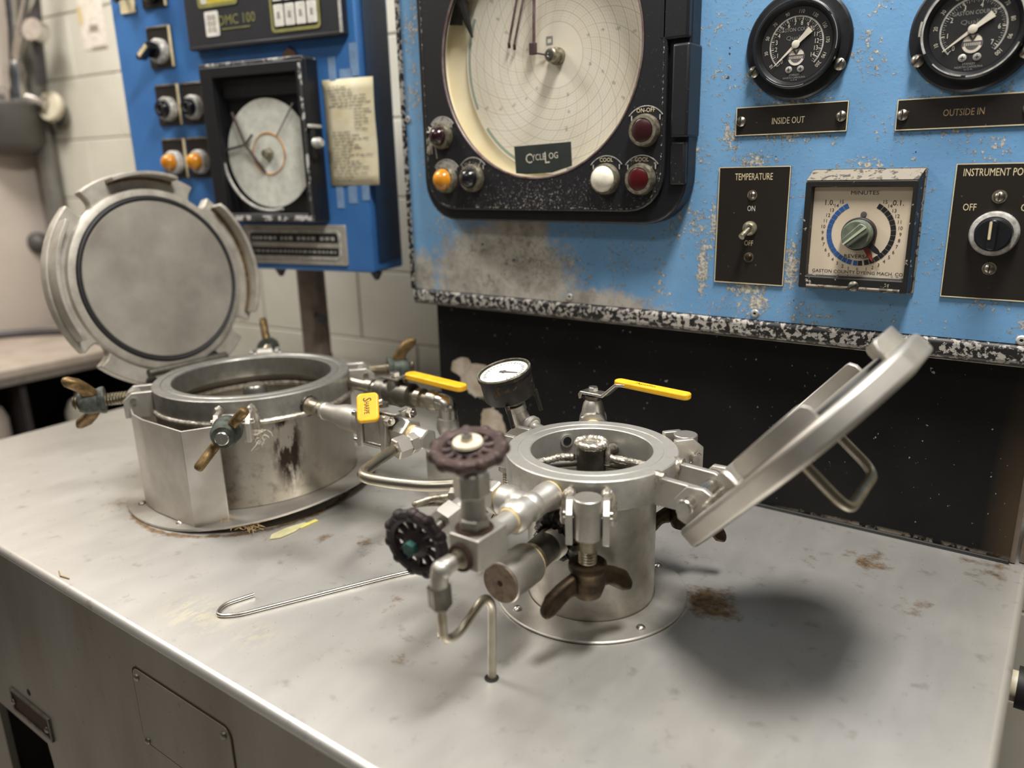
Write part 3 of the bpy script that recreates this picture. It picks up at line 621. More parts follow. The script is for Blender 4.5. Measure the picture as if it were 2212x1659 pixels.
for i in range(16):
    a = random.uniform(2.4, 4.6); p = Vector((R0 * 1.0 * math.cos(a), R0 * math.sin(a), random.uniform(2, 12))); q = p + Vector((random.uniform(-16, 4), random.uniform(-26, 8), random.uniform(-3, 6))); q.z = max(q.z, 1)
    b.tube([p, (p + q) / 2 + Vector((random.uniform(-4, 4), random.uniform(-4, 4), 2)), q], random.uniform(.5, 1.3), 5)
lt = b.obj('lint', 'lint', pb); lt['kind'] = 'stuff'

# ---- panel pressure gauges
def gauge(x, z, lbl, needle, outer, inner, worn_bezel):
    f = RP.sub((x, z, 0)); g = thing('pressure_gauge', lbl, 'gauge', RP.p((x, z, 0)), 'pressure gauges on the pale blue panel')
    B(f).lathe([(0, .4), (77, .4), (77, 5), (74, 8), (64, 8.5), (62, 9)] + [(62, 20), (60, 22), (57, 22), (54, 17), (51.5, 12), (0, 12)], 64).obj('case', 'gloss_black', g)
    if worn_bezel:
        for a0, a1, r0, r1 in ((2.35, 3.6, 57.2, 60.2), (3.9, 4.6, 56.8, 58.4), (4.7, 5.9, 57.4, 59.4), (.15, .75, 57, 60), (2.9, 3.2, 59.5, 63)): arc_strip(B(f), r0, r1, a0, a1, 22.3).obj('worn_metal', 'white_metal', g, smooth=0)
    else:
        for a0, a1, r0, r1 in ((4.0, 5.0, 58.4, 59.2), (-.2, .6, 59.0, 60.0), (.7, 1.4, 59.2, 59.8)): arc_strip(B(f), r0, r1, a0, a1, 22.2).obj('worn_metal', 'grey_ink', g, smooth=0)
    d = B(f).lathe([(0, 12.2), (51.4, 12.2), (51.4, 12.7), (0, 12.7)], 56).obj('dial', 'dial_black', g, smooth=0)
    b = B(f); r = math.radians; arc_strip(b, 37, 39.2, r(-45), r(228), 13.0, 64)
    for i in range(0, 61):
        a = r(225 - 270 * i / 60); l = 3.5 if i % 2 else 2; fr_ = f.sub((0, 0, 13.0), (math.cos(a), math.sin(a), 0), (-math.sin(a), math.cos(a), 0)); k = b.f; b.f = fr_; b.box((37 - l / 2 - 1, 0, 0), (l, .5, .25)); b.f = k
    b.obj('scale', 'white_metal', d, smooth=0)
    b = B(f)
    for t, a in outer: b.text(t, 44.6 * math.cos(r(a)), 44.6 * math.sin(r(a)), 5.2, 13.1, sx=.8, rot=r(a - 90) if -60 < a < 240 else 0)
    for t, a in inner:
        b.text(t, 29.5 * math.cos(r(a)), 29.5 * math.sin(r(a)), 6.2, 13.1, sx=.8)
        k = b.f; b.f = f.sub((0, 0, 13.0), (math.cos(r(a)), math.sin(r(a)), 0), (-math.sin(r(a)), math.cos(r(a)), 0)); b.box((35.2, 0, 0), (4.6, .9, .3)); b.f = k
    b.obj('numerals', 'white_paint', d, smooth=0)
    b = B(f); b.text('GASTON COUNTY', 0, 20.5, 5, 13.1, sx=.86); b.text('STANLEY', 0, -42, 2.6, 13.1); b.text('NORTH CAROLINA', 0, -45.8, 2.6, 13.1); b.text('U S A', 0, -49, 2.2, 13.1, sx=1.3)
    b.obj('lettering', 'grey_ink', d, smooth=0)
    B(f).text('Quality', 0, 9.5, 5.6, 13.1, sx=1.3).obj('script', 'script_grey', d, smooth=0)
    e = B(f.sub((1, -17.5, 12.8))).lathe([(0, 0), (12.4, 0), (12.4, .3), (0, .3)], 32).obj('emblem', 'emblem_grey', d, smooth=0)
    b = B(f.sub((1, -17.5, 13.2))); fan(b, 8.2, 11.6, r(198), r(342), 0, .2); b.prism([(-11, 3), (-10, 6.5), (-7.5, 9), (-5, 9.4), (-1.2, 3)], 0, .2); b.prism([(11, 3), (1.2, 3), (5, 9.4), (7.5, 9), (10, 6.5)], 0, .2); b.prism([(-2.6, 10.6), (0, 6.5), (2.6, 10.6)], 0, .2)
    for q_ in range(-4, 5): b.box((q_ * 2.2, -.6, .1), (.9, 3.6, .2))
    b.obj('emblem_mark', 'white_paint', e, smooth=0)
    for sx_ in (-8.5, 8.5):
        sw = B(f.sub((sx_, -34.5, 12.8))).lathe([(0, 0), (5, 0), (5, .6), (4, 1.2), (0, 1.2)], 18).obj('dial_screw', 'white_metal' if sx_ < 0 else 'grey_ink', d)
        b = B(f.sub((sx_, -34.5, 14.1))); b.box((0, 0, 0), (5, 1, .2)); b.box((0, 0, 0), (1, 5, .2)); b.obj('cross_slot', 'black_ink', sw, smooth=0)
    a = r(needle); nf = f.sub((0, 0, 0), (math.cos(a), math.sin(a), 0), (-math.sin(a), math.cos(a), 0))
    n_ = B(nf).prism([(41, -.5), (41, .5), (6, 2.0), (-16, 3.4), (-27, 4.6), (-27, -4.6), (-16, -3.4), (6, -2.0)], 14.6, 15.3).obj('needle', 'white_paint', g, smooth=0)
    B(f).lathe([(0, 15.2), (5.6, 15.2), (5.6, 16.6), (3, 17.4), (0, 17.4)], 20).obj('needle_hub', 'white_paint', n_)
    for sgn in (-1, 1): rivet(f, sgn * 62.6, -32.6, 8.3, 8.6, g, name='screw', slot=.9)
    B(f).lathe([(0, 19.5), (56.5, 19.5)], 48).obj('glass', 'glass', g, smooth=0)
    return g
gauge(117.3, 764.5, 'left black pressure gauge above the INSIDE OUT plate', 223, [(str(v), 225 - 270 * (v - 5) / 200) for v in range(10, 210, 20)] + [('200', -42)], [(str(i), 225 - 18.4 * i) for i in range(1, 15)] + [('0', 228)], False)
gauge(344.5, 759.5, 'right pressure gauge with chipped bezel above the OUTSIDE IN plate', 217, [(str(v), 228 - 2.72 * v) for v in range(10, 110, 10)], [(str(i), 228 - 37.8 * i) for i in range(1, 8)] + [('0', 226)], True)

# ---- engraved plates
def plate(x0, z0, x1, z1, name, lbl, cat, parent=None, rot=0):
    cx, cz = (x0 + x1) / 2, (z0 + z1) / 2; f = RP.sub((cx, cz, .4), (math.cos(rot), math.sin(rot), 0), (-math.sin(rot), math.cos(rot), 0)); hw, hh = (x1 - x0) / 2, (z1 - z0) / 2
    g = thing(name, lbl, cat, RP.p((cx, cz, 0)))
    pl = B(f).prism(rrect(-hw, -hh, hw, hh, .6, 2), 0, 2.4).obj('plate', 'plate_black', g, smooth=0)
    B(f).ring(rrect(-hw, -hh, hw, hh, .6, 2), rrect(-hw + 1.3, -hh + 1.3, hw - 1.3, hh - 1.3, .6, 2), 2.3, 2.7).obj('bevel_edge', 'cream_ink', g, smooth=0)
    return g, f
g, f = plate(28, 639.4, 196, 682, 'name_plate', 'black engraved plate reading INSIDE OUT under the left gauge', 'sign')
B(f).text('INSIDE OUT', -2, -1.5, 9.5, 2.6, sx=.68).obj('lettering', 'cream_ink', g, smooth=0)
for x in (-75, 75): rivet(f, x, 0, 2.4, 7.6, g, name='screw', slot=1.5)
g, f = plate(261, 637, 428, 678.5, 'name_plate', 'black engraved plate reading OUTSIDE IN under the right gauge', 'sign')
B(f).text('OUTSIDE IN', 0, 0, 9, 2.6, sx=.72).obj('lettering', 'cream_dim', g, smooth=0)
for x in (-75, 75): rivet(f, x, 0, 2.4, 7.6, g, name='screw', slot=1.5)
g, f = plate(4.5, 405.5, 119.5, 592, 'toggle_switch', 'black TEMPERATURE plate with toggle switch between ON and OFF', 'switch')
B(f).text('TEMPERATURE', 0, 78, 10.5, 2.7, sx=.62).obj('lettering', 'cream_ink', g, smooth=0)
B(f).text('ON', -1, 28.5, 8.5, 2.7, sx=.7).obj('lettering', 'white_paint', g, smooth=0); B(f).text('OFF', -2, -26.5, 8.5, 2.7, sx=.7).obj('lettering', 'cream_ink', g, smooth=0)
for z, mt in ((49, 'screw_steel'), (-50, 'bronze_dark')):
    k = B(f.sub((-.5, z, 2.4))).lathe([(8, 0), (8, 1), (6.2, 1), (6, .3), (0, .3)], 20).obj('washer', 'bezel_dirty', g); rivet(f, -.5, z, 2.6, 5.8, g, mat=mt, name='screw', slot=1.4)
B(f.sub((-1, -3, 2.4))).lathe([(0, 0), (11.5, 0), (11.5, 4), (9, 5), (7, 7), (4, 7), (3.5, 5), (0, 5)], 24).obj('switch_collar', 'bezel_dirty', g)
B(f).tube([(-1, -3, 6), (-3, -8, 16), (-6, -15, 27)], 4, 12, rs=[3.2, 4.2, 5.2]).obj('switch_lever', 'bezel_dirty', g)
g, f = plate(344, 406, 457, 590, 'rotary_switch', 'black INSTRUMENT POWER plate with large round rotary knob', 'switch')
B(f).text('INSTRUMENT POWER', -2, 80.5, 10, 2.7, sx=.64).obj('lettering', 'cream_ink', g, smooth=0)
B(f).text('OFF', -34, 34, 9.5, 2.7, sx=.7).obj('lettering', 'cream_ink', g, smooth=0); B(f).text('ON', 33, 34, 9.5, 2.7, sx=.7).obj('lettering', 'cream_ink', g, smooth=0)
for z in (48, -49):
    B(f.sub((-.5, z, 2.4))).lathe([(9, 0), (9, 1), (7, 1), (6.8, .3), (0, .3)], 20).obj('washer', 'bezel_dirty', g); rivet(f, -.5, z, 2.6, 6.4, g, name='screw', slot=1.5)
B(f.sub((-.5, -1, 2.4))).lathe([(0, 0), (30, 0), (30, 7), (28, 11), (23.5, 12), (22.5, 10), (0, 10)], 40).obj('knob_ring', 'white_metal', g)
k = B(f.sub((-.5, -1, 2.4))).lathe([(0, 10.2), (22, 10.2), (22, 22), (20, 25), (0, 25)], 36).obj('knob', 'gloss_black', g)
B(f.sub((-.5, -1, 2.4))).prism(rrect(-5.5, -20, 5.5, 20, 5), 25, 31).obj('knob_grip', 'gloss_black', g, bevel=1.5)
B(f.sub((-3.5, 2, 33.5))).prism(rrect(-1.6, -9, 1.6, 15, 1.2), 0, .5).obj('pointer_mark', 'cream_ink', g, smooth=0)

# ---- process timer
tm = thing('process_timer', 'square peeling black timer with cream dial and green knob on blue panel', 'timer', RP.p((228, 490, 0)))
B(RP).prism(rrect(153, 408, 309, 586, 2), .4, 3).obj('flange', 'timer_top', tm, smooth=0)
hb_o, hb_i = rrect(150, 409, 303, 569, 3), rrect(159, 427, 297, 562, 2)
b = B(RP); n_ = len(hb_o)
rear = rrect(154, 411, 307, 583, 3)
a_ = [b.v((x, y, 3)) for x, y in rear]; c_ = [b.v((x, y, 26)) for x, y in hb_o]; d_ = [b.v((x, y, 26)) for x, y in hb_i]; e_ = [b.v((x, y, 16)) for x, y in rrect(161, 430, 296, 560, 2)]
for P_, Q_ in ((a_, c_), (c_, d_), (d_, e_)):
    for i in range(n_): b.face([P_[i], P_[(i + 1) % n_], Q_[(i + 1) % n_], Q_[i]])
b.obj('housing', 'timer_frame', tm, bevel=1, smooth=20)
b = B(RP); q = [b.v(p) for p in ((151, 569.3, 25), (302.5, 569.3, 25), (306.5, 583.6, 3.5), (154.5, 583.6, 3.5))]; q2 = [b.v(p) for p in ((151, 570.6, 26), (302.5, 570.6, 26), (307, 585, 3.5), (154, 585, 3.5))]
for i in range(4): b.face([q[i], q[(i + 1) % 4], q2[(i + 1) % 4], q2[i]])
b.face(q); b.face(q2[::-1]); b.obj('top_face', 'timer_top', tm, smooth=0)
b = B(RP); sw_ = [(432, 16.2), (413, 27.4), (410.5, 26.4), (427, 15.8)]; qa = [b.v((162, z_, w_)) for z_, w_ in sw_]; qb = [b.v((294, z_, w_)) for z_, w_ in sw_]
for i in range(4): b.face([qa[i], qa[(i + 1) % 4], qb[(i + 1) % 4], qb[i]])
b.face(qa[::-1]); b.face(qb); b.obj('sill', 'timer_top', tm, smooth=0)
rivet(RP, 231, 416, 25.4, 8, tm, mat='steel_dark', name='screw', slot=.6)
dl = B(RP).prism(rrect(160, 428, 297, 561, 2), 14, 16).obj('dial', 'dial_cream', tm, smooth=0)
TC = (231.5, 494)
bb, bk = B(RP.sub((TC[0], TC[1], 16.2))), B(RP.sub((TC[0], TC[1], 16.2))); bn = B(RP.sub((TC[0], TC[1], 16.3)))
for i in range(16):
    for sgn, bq in ((-1, bb), (1, bk)):
        lo = 270 + sgn * (2 + i * 9.5) if i else 270 + sgn * .6; hi = 270 + sgn * (2 + (i + 1) * 9.5 - 1.2) if i else 270 + sgn * 8
        fan(bq, 41, 48, math.radians(min(lo, hi)), math.radians(max(lo, hi)), 0, .25, 4)
        if i: bn.text(str(i), 54 * math.cos(math.radians(270 + sgn * (4 + i * 9.5))), 54 * math.sin(math.radians(270 + sgn * (4 + i * 9.5))), 5, 0)
bb.obj('scale_marks', 'seg_blue', dl, smooth=0); bk.obj('scale_marks', 'seg_black', dl, smooth=0)
bn.text('0', 0, -53, 4.2, 0); bn.text('1.0.', -47, 44, 7.5, 0); bn.text('0.1.', 47, 44, 7.5, 0); bn.text('MINUTES', 1, 58, 5.4, 0, sx=1.25); bn.text('REVERSAL', 0, -34.5, 5.6, 0, sx=1.15); bn.text('GASTON COUNTY DYEING MACH. CO.', 0, -58.2, 4.8, 0, sx=1.06)
bn.obj('lettering', 'seg_black', dl, smooth=0)
B(RP.sub((TC[0] + 2, TC[1] + 27, 16))).lathe([(0, 0), (4.4, 0), (4, 1.2), (0, 1.6)], 16).obj('dial_screw', 'emblem_grey', dl)
kf = RP.sub((TC[0] - 1, TC[1] - 1, 16.2))
B(kf).lathe([(0, .5), (24, .5), (24, 10), (22.5, 12), (0, 12)], 40).obj('knob_base', 'black_ink', tm, smooth=10)
kn = B(kf).lathe([(0, 12.2), (21.5, 12.2), (20.5, 24), (19, 26), (0, 26)], 32).obj('knob', 'knob_green', tm)
a = math.radians(222); f = kf.sub((0, 0, 26), (math.cos(a), math.sin(a), 0), (-math.sin(a), math.cos(a), 0))
B(f).prism([(20.5, 0), (18, -7), (-16, -9), (-20, 0), (-16, 9), (18, 7)], .1, 6).obj('knob_grip', 'knob_green', kn, bevel=1.5)
B(f).prism([(20, -1.2), (20, 1.2), (-19, 2), (-19, -2)], 6.2, 7).obj('knob_ridge', 'knob_ridge', kn, smooth=0)
for a, mt, l, wd, w_ in ((-42, 'seg_black', 46, 4.5, 6), (-60, 'red_paint', 46, 4, 4)):
    a = math.radians(a); f = kf.sub((0, 0, 1), (math.cos(a), math.sin(a), 0), (-math.sin(a), math.cos(a), 0))
    B(f).prism([(18, -wd), (18, wd), (l - 10, wd * .8), (l, 0), (l - 10, -wd * .8)], w_, w_ + 2).obj('pointer', mt, tm, smooth=0)
# ------------------------------------------------------------------ left blue control cabinet (turned 12 degrees)
c12, s12 = math.cos(math.radians(12)), math.sin(math.radians(12))
LP = Fr((-845.6, 430, 0), (c12, s12, 0), (0, 0, 1))
cab = thing('control_cabinet', 'bright blue wall cabinet at left with black instruments, carried on a brown post', 'cabinet', LP.p((-365, 367, 0)))
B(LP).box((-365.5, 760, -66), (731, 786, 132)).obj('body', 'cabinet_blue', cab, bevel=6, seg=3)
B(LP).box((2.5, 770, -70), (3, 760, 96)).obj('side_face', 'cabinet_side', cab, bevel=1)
B(LP).box((-365, 373, -40), (690, 14, 60)).obj('bottom_flange', 'cabinet_side', cab, bevel=2)
for s_ in (-296, -8): B(LP).cyl((s_, 366, -22), (s_, 348, -22), 15, 5, n=12).obj('bottom_bolt', 'black_ink', cab)
post = thing('post', 'brown round steel post standing on the table behind the big vessel', 'post', (-1124, 470, 0))
B().cyl((-1124, 470, 1), (-1124, 470, 365), 36, n=32).obj('tube', 'post_brown', post)
B().cyl((-1124, 470, .5), (-1124, 470, 14), 60, n=32).obj('foot_flange', 'post_brown', post)
B().cyl((-1124, 470, 118), (-1124, 470, 128), 38.5, n=32).obj('collar', 'post_brown', post)
B().rod((-1094, 452, 236), (-1044, 430, 236), [(0, 8), (36, 8), (37, 13), (50, 13)], 12).obj('clamp_knob', 'black_ink', post)

# ---- controller with keypad
kp = thing('keypad_controller', 'black keypad controller in an olive outlined front, top of the blue cabinet', 'controller', LP.p((-240, 990, 0)))
B(LP).box((-241, 1040, 12.7), (444, 308, 25)).obj('case', 'controller_black', kp, bevel=4)
B(LP).box((-21, 1040, 26), (8, 300, 3)).obj('worn_edge', 'white_metal', kp, bevel=1)
B(LP).box((-241, 890, 26), (430, 7, 2)).obj('bottom_edge', 'dial_black', kp, bevel=1)
B(LP).ring(rrect(-209, 904, -74, 1150, 10), rrect(-203, 911, -80, 1146, 7), 25.4, 26.6).obj('keypad_outline', 'olive_trim', kp, smooth=0)
for r in range(4):
    for k in range(4):
        x = -198 + k * 30.2; z = 916 + r * 52
        key = B(LP).prism(rrect(x, z, x + 26, z + 45, 3), 25.5, 28).obj('key', 'key_white', kp, bevel=.8)
        B(LP).prism(rrect(x + 9, z + 16, x + 17, z + 30, 1), 28.1, 28.3).obj('key_mark', 'grey_ink', key, smooth=0)
B(LP).ring(rrect(-418, 974, -300, 1120, 8), rrect(-410, 982, -308, 1112, 6), 25.4, 26.6).obj('screen_outline', 'olive_trim', kp, smooth=0)
B(LP).prism(rrect(-410, 982, -308, 1112, 6), 25.3, 26).obj('screen', 'screen_yellow', kp, smooth=0)
B(LP).prism(rrect(-408, 983, -390, 1000, 4), 26.1, 26.4).obj('screen_mark', 'key_white', kp, smooth=0)
lg = B(LP).prism(rrect(-402, 912, -361, 966, 4), 25.4, 26.4).obj('logo_tile', 'key_white', kp, smooth=0)
b = B(LP)
for k in range(2):
    for r in range(3): b.ring(rrect(-394 + k * 14, 922 + r * 13, -384 + k * 14, 931 + r * 13, 1, 1), rrect(-392 + k * 14, 924 + r * 13, -386 + k * 14, 929 + r * 13, 1, 1), 26.5, 26.8)
b.obj('logo_mark', 'smudge', lg, smooth=0)
b = B(LP).text('DMC 100', -307, 944, 21, 25.9, sx=.92); b.box((-312, 925, 25.9), (84, 2.5, .4)); b.obj('lettering', 'olive_trim', kp, smooth=0)

# ---- square plate operators
def operator(s_, z, w_, h_, name, lbl, kind, top=9):
    g = thing(name, lbl, 'switch' if kind == 'selector' else 'button' if kind == 'button' else 'lamp', LP.p((s_, z, 0)))
    f = LP.sub((s_, z, .4))
    B(f).prism(rrect(-w_ / 2, -h_ / 2, w_ / 2, h_ / 2, 2), 0, 3).obj('legend_plate', 'plate_black', g, smooth=0)
    B(f).box((w_ / 2 - 3.5, 0, 4), (7, h_ - 2, 3)).obj('plate_edge', 'cream_ink', g, bevel=.8)
    B(f).box((-2, h_ / 2 - 2.5, 4), (w_ - 8, 4, 2)).obj('plate_edge', 'bezel_dirty', g, bevel=.6)
    return g, f
def op_button(s_, z, lbl, lens, dome):
    g, f = operator(s_, z, 80, 98, 'push_button' if lens == 'lens_black' else 'pilot_lamp', lbl, 'button' if lens == 'lens_black' else 'lamp')
    q = f.sub((0, -10, 3.2))
    B(q).lathe([(0, 0), (29, 0), (29, 12), (26, 17), (21, 18), (20, 16), (0, 16)], 32).obj('bezel', 'white_metal', g)
    if dome: B(q).lathe([(20, 16.2), (20, 24), (18, 32), (12, 38), (5, 40), (0, 40)], 28).obj('lens', lens, g)
    else:
        k = B(q).lathe([(0, 16.2), (20, 16.2), (20, 27), (18, 30), (0, 30)], 28).obj('button_cap', lens, g); B(q.sub((0, 0, 30.1))).torus(11, 2, 24, 6).obj('cap_ring', 'dial_black', k)
op_button(-575, 772, 'left black push button in the row under the selector switch', 'lens_black', False)
op_button(-489, 772, 'right black push button beside the square chart recorder', 'lens_black', False)
op_button(-577, 643, 'left amber pilot lamp above the open lid, blue cabinet', 'lens_amber', True)
op_button(-491, 643, 'right amber pilot lamp touching the square chart recorder', 'lens_amber', True)
g, f = operator(-577, 907, 80, 96, 'selector_switch', 'black selector switch with pale lever on a square plate, blue cabinet', 'selector')
q = f.sub((0, -10, 3.2))
B(q).lathe([(0, 0), (29, 0), (29, 12), (25, 18), (20, 19), (0, 19)], 32).obj('bezel', 'white_metal', g)
B(q).lathe([(0, 19.2), (19, 19.2), (19, 30), (0, 30)], 28).obj('hub', 'lens_black', g)
a = math.radians(215); k = q.sub((0, 0, 30), (math.cos(a), math.sin(a), 0), (-math.sin(a), math.cos(a), 0))
B(k).prism([(-16, -9), (30, -8), (36, 0), (30, 8), (-16, 9)], .2, 22).obj('lever', 'lens_black', g, bevel=2)
B(k).prism([(-12, -5), (24, -5), (24, 5), (-12, 5)], 22.2, 23.2).obj('lever_mark', 'cream_ink', g, smooth=0)
g, f = operator(-577, 1044, 80, 96, 'push_button', 'black push button cut by the top frame edge, above the selector switch', 'button')
B(f.sub((0, -10, 3.2))).lathe([(0, 0), (29, 0), (29, 12), (20, 18), (20, 28), (0, 28)], 32).obj('bezel', 'lens_black', g)
g = thing('toggle_plate', 'small cream plate with black toggle at the top left of the blue cabinet', 'switch', LP.p((-668, 1020, 0)))
B(LP).prism(rrect(-693, 992, -644, 1080, 2), .4, 4).obj('plate', 'cream_ink', g, smooth=0)
B(LP).tube([(-668, 1032, 4), (-670, 1026, 20), (-674, 1016, 34)], 7, 12).obj('lever', 'lens_black', g)

# ---- square chart recorder on the blue cabinet
sr = thing('square_recorder', 'square black chart recorder with pale round chart on the blue cabinet', 'recorder', LP.p((-260, 660, 0)))
wx0, wx1, wz0, wz1 = -376, -132, 508, 818
B(LP).ring(rrect(-413, 488, -112, 845, 4), rrect(wx0 - 2, wz0 - 2, wx1 + 2, wz1 + 2, 3), .4, 44).obj('case', 'frame_black', sr, bevel=3, smooth=30)
B(LP).ring(rrect(-413, 488, -112, 841, 4), rrect(wx0, wz0, wx1, wz1, 3), 45, 55).obj('door_frame', 'frame_black', sr, bevel=2, smooth=30)
B(LP).box((-262, 845, 30), (300, 7, 50)).obj('top_edge', 'recorder_trim', sr, bevel=2)
B(LP).box((-262, 497, 55.5), (296, 12, 2)).obj('bottom_edge', 'recorder_trim', sr, bevel=1)
B(LP).box((-120, 668, 55.5), (8, 330, 2)).obj('side_edge', 'recorder_trim', sr, bevel=1)
B(LP).prism(rrect(wx0 - 1, wz0 - 1, wx1 + 1, wz1 + 1, 3), 1, 4).obj('back_plate', 'dial_black', sr, smooth=0)
B(LP).prism(rrect(wx0 + 2, 774, wx1 - 2, wz1 - 2, 3), 4.5, 24).obj('head_cover', 'dial_black', sr, bevel=3)
rf = LP.sub((-252, 645, 18)); pc = B(rf).lathe([(0, 8), (124, 8), (124, 10), (0, 10)], 64).obj('paper_chart', 'chart_pale', sr, smooth=0)
B(rf).torus(47, 1.6, 48, 6, z=10.5).obj('trace', 'lens_amber', pc)
B(rf.sub((0, 0, 10))).lathe([(0, 0), (14, 0), (14, 6), (8, 18), (0, 18)], 20).obj('hub', 'bezel_dirty', sr)
B(rf).torus(131, 4, 64, 8, z=22, a0=math.radians(175), a1=math.radians(285)).obj('bright_rim', 'white_metal', sr)
b = B(rf); b.tube([(-92, 96, 18), (-62, 22, 18), (-14, -42, 14)], 3.5, 8); b.tube([(-120, 12, 18), (-62, 22, 18), (-38, 44, 18)], 3, 8); b.obj('pen_arm', 'pen_dark', sr)
B(rf).tube([(28, 38, 12), (86, 108, 14)], 1.6, 8).obj('pen_arm', 'grey_ink', sr)
gb = B(LP); gb.face([gb.v((x, z, 50)) for x, z in rrect(wx0 + .5, wz0 + .5, wx1 - .5, wz1 - .5, 3)]); gb.obj('window_glass', 'glass', sr, smooth=0, recalc=False)
lt = B(LP).box((-108, 668, 46), (10, 76, 14)).obj('latch', 'frame_black', sr, bevel=3)
B(LP).rod((-104, 664, 44), (-84, 664, 44), [(0, 12), (14, 12), (20, 8)], 16).obj('latch_knob', 'white_metal', lt)
B(LP).box((-104, 700, 40), (8, 8, 44)).obj('latch_hook', 'white_metal', lt, bevel=2)

# ---- paper note, tape, name plate
g = thing('paper_note', 'yellowed handwritten paper note taped to the blue cabinet right of the recorder', 'paper', LP.p((-35, 684, 0)))
b = B(LP); nx, nz = 6, 10; grid = [[b.v((-100 + 134 * i / nx, 569 + 231 * j / nz, 1.6 + 1.4 * math.sin(i * 1.3) * math.cos(j * .9) + (2 if i == 0 and j == nz else 0))) for i in range(nx + 1)] for j in range(nz + 1)]
for j in range(nz):
    for i in range(nx): b.face([grid[j][i], grid[j][i + 1], grid[j + 1][i + 1], grid[j + 1][i]])
sh = b.obj('sheet', 'paper', g, smooth=60); sm = sh.modifiers.new('thick', 'SOLIDIFY'); sm.thickness = .4 * S
b = B(LP)
for i in range(30):
    z = 784 - i * 7; x0 = -88 + random.uniform(0, 10); l = random.uniform(40, 100)
    if 6 < i < 14: x0 = -20; l = random.uniform(20, 44)
    while l > 6:
        k = random.uniform(6, 20); b.box((x0 + k / 2, z + random.uniform(-1, 1), 4.2), (k, 1.5, .3)); x0 += k + 4; l -= k + 4
b.obj('handwriting', 'emblem_grey', sh, smooth=0)
for s_, z, w_, h_ in ((-72, 822, 20, 50), (-12, 838, 22, 68), (-36, 809, 34, 22), (-78, 545, 20, 56), (-42, 548, 24, 40), (-6, 552, 20, 34)):
    B(LP).box((s_, z, .9), (w_, h_, .6)).obj('tape', 'tape_clear', g, smooth=0)
g = thing('rust_scrap', 'small rust brown scrap sitting on the top edge of the square recorder', 'scrap', LP.p((-185, 862, 0)))
B(LP).prism([(-212, 850), (-160, 850), (-168, 866), (-186, 876), (-204, 862)], .4, 6).obj('scrap_body', 'wood_brown', g, bevel=1.5)
g = thing('maker_name_plate', 'grey framed black name plate along the bottom of the blue cabinet', 'sign', LP.p((-218, 430, 0)))
B(LP).prism(rrect(-378, 383, -69, 478, 3), .4, 5).obj('frame', 'aluminium_cast', g, bevel=1)
B(LP).ring(rrect(-364, 396, -84, 466, 14), rrect(-358, 402, -90, 460, 10), 5.1, 7).obj('raised_border', 'white_metal', g, smooth=0)
B(LP).prism(rrect(-358, 436, -90, 458, 3), 5.1, 6).obj('name_strip', 'black_ink', g, smooth=0)
B(LP).prism(rrect(-358, 404, -90, 424, 3), 5.1, 6).obj('name_strip', 'black_ink', g, smooth=0)
b = B(LP)
for z, h in ((446, 8), (414, 5)):
    x = -350
    while x < -104: k = random.uniform(5, 12); b.box((x + k / 2, z, 6.2), (k, h, .3)); x += k + (5 if random.random() < .8 else 14)
b.obj('worn_lettering', 'white_metal', g, smooth=0)

# ------------------------------------------------------------------ shared vessel hardware
def rad_frame(K, az, r=0, z=0):            # local x radial outward, y tangential, z up
    a = math.radians(az); return Fr((K[0] + r * math.cos(a), K[1] + r * math.sin(a), z), (math.cos(a), math.sin(a), 0), (-math.sin(a), math.cos(a), 0))
def wing_nut(fr, mat_body, mat_wing, parent, r=22, h=46, span=62, wing_deg=0, droop=14):
    # fr: local z along the bolt, pointing to the free end; wings leave sideways and lean towards +z
    wn = B(fr).lathe([(r * .45, 0), (r, 0), (r * 1.02, 4), (r * .98, 9), (r * .9, 12), (r * .92, h * .7), (r * .72, h), (r * .45, h)], 28).obj('wing_nut', mat_body, parent)
    for sgn in (1, -1):
        a = math.radians(wing_deg) + (0 if sgn > 0 else PI); f = fr.sub((0, 0, 0), (math.cos(a), math.sin(a), 0), (-math.sin(a), math.cos(a), 0))
        # wing profile in (x, z), thickened along y
        g = Fr(f.o, f.x, f.z); t = r * .33
        pr = [(r * .7, h * .16), (r * 1.15, h * .28), (r + span * .45, h * .42 + droop * .5), (r + span * .8, h * .62 + droop), (r + span, h * 1.0 + droop), (r + span * .94, h * 1.28 + droop), (r + span * .62, h * 1.2 + droop), (r * 1.25, h * .88), (r * .7, h * .86)]
        B(g).prism(pr, -t, t).obj('wing', mat_wing, wn, bevel=t * .75, seg=3, smooth=50)
    return wn
def thread(b, p0, p1, r, pitch=3.0):
    p0, p1 = Vector(p0), Vector(p1); L = (p1 - p0).length; k = max(2, int(L / pitch)); prof = []
    for i in range(k): prof += [(L * i / k, r * .86), (L * (i + .5) / k, r)]
    prof.append((L, r * .86)); return b.rod(p0, p1, prof, 18)
def weld_arc(b, fr, pts, r=3): return b.bead(pts, r)

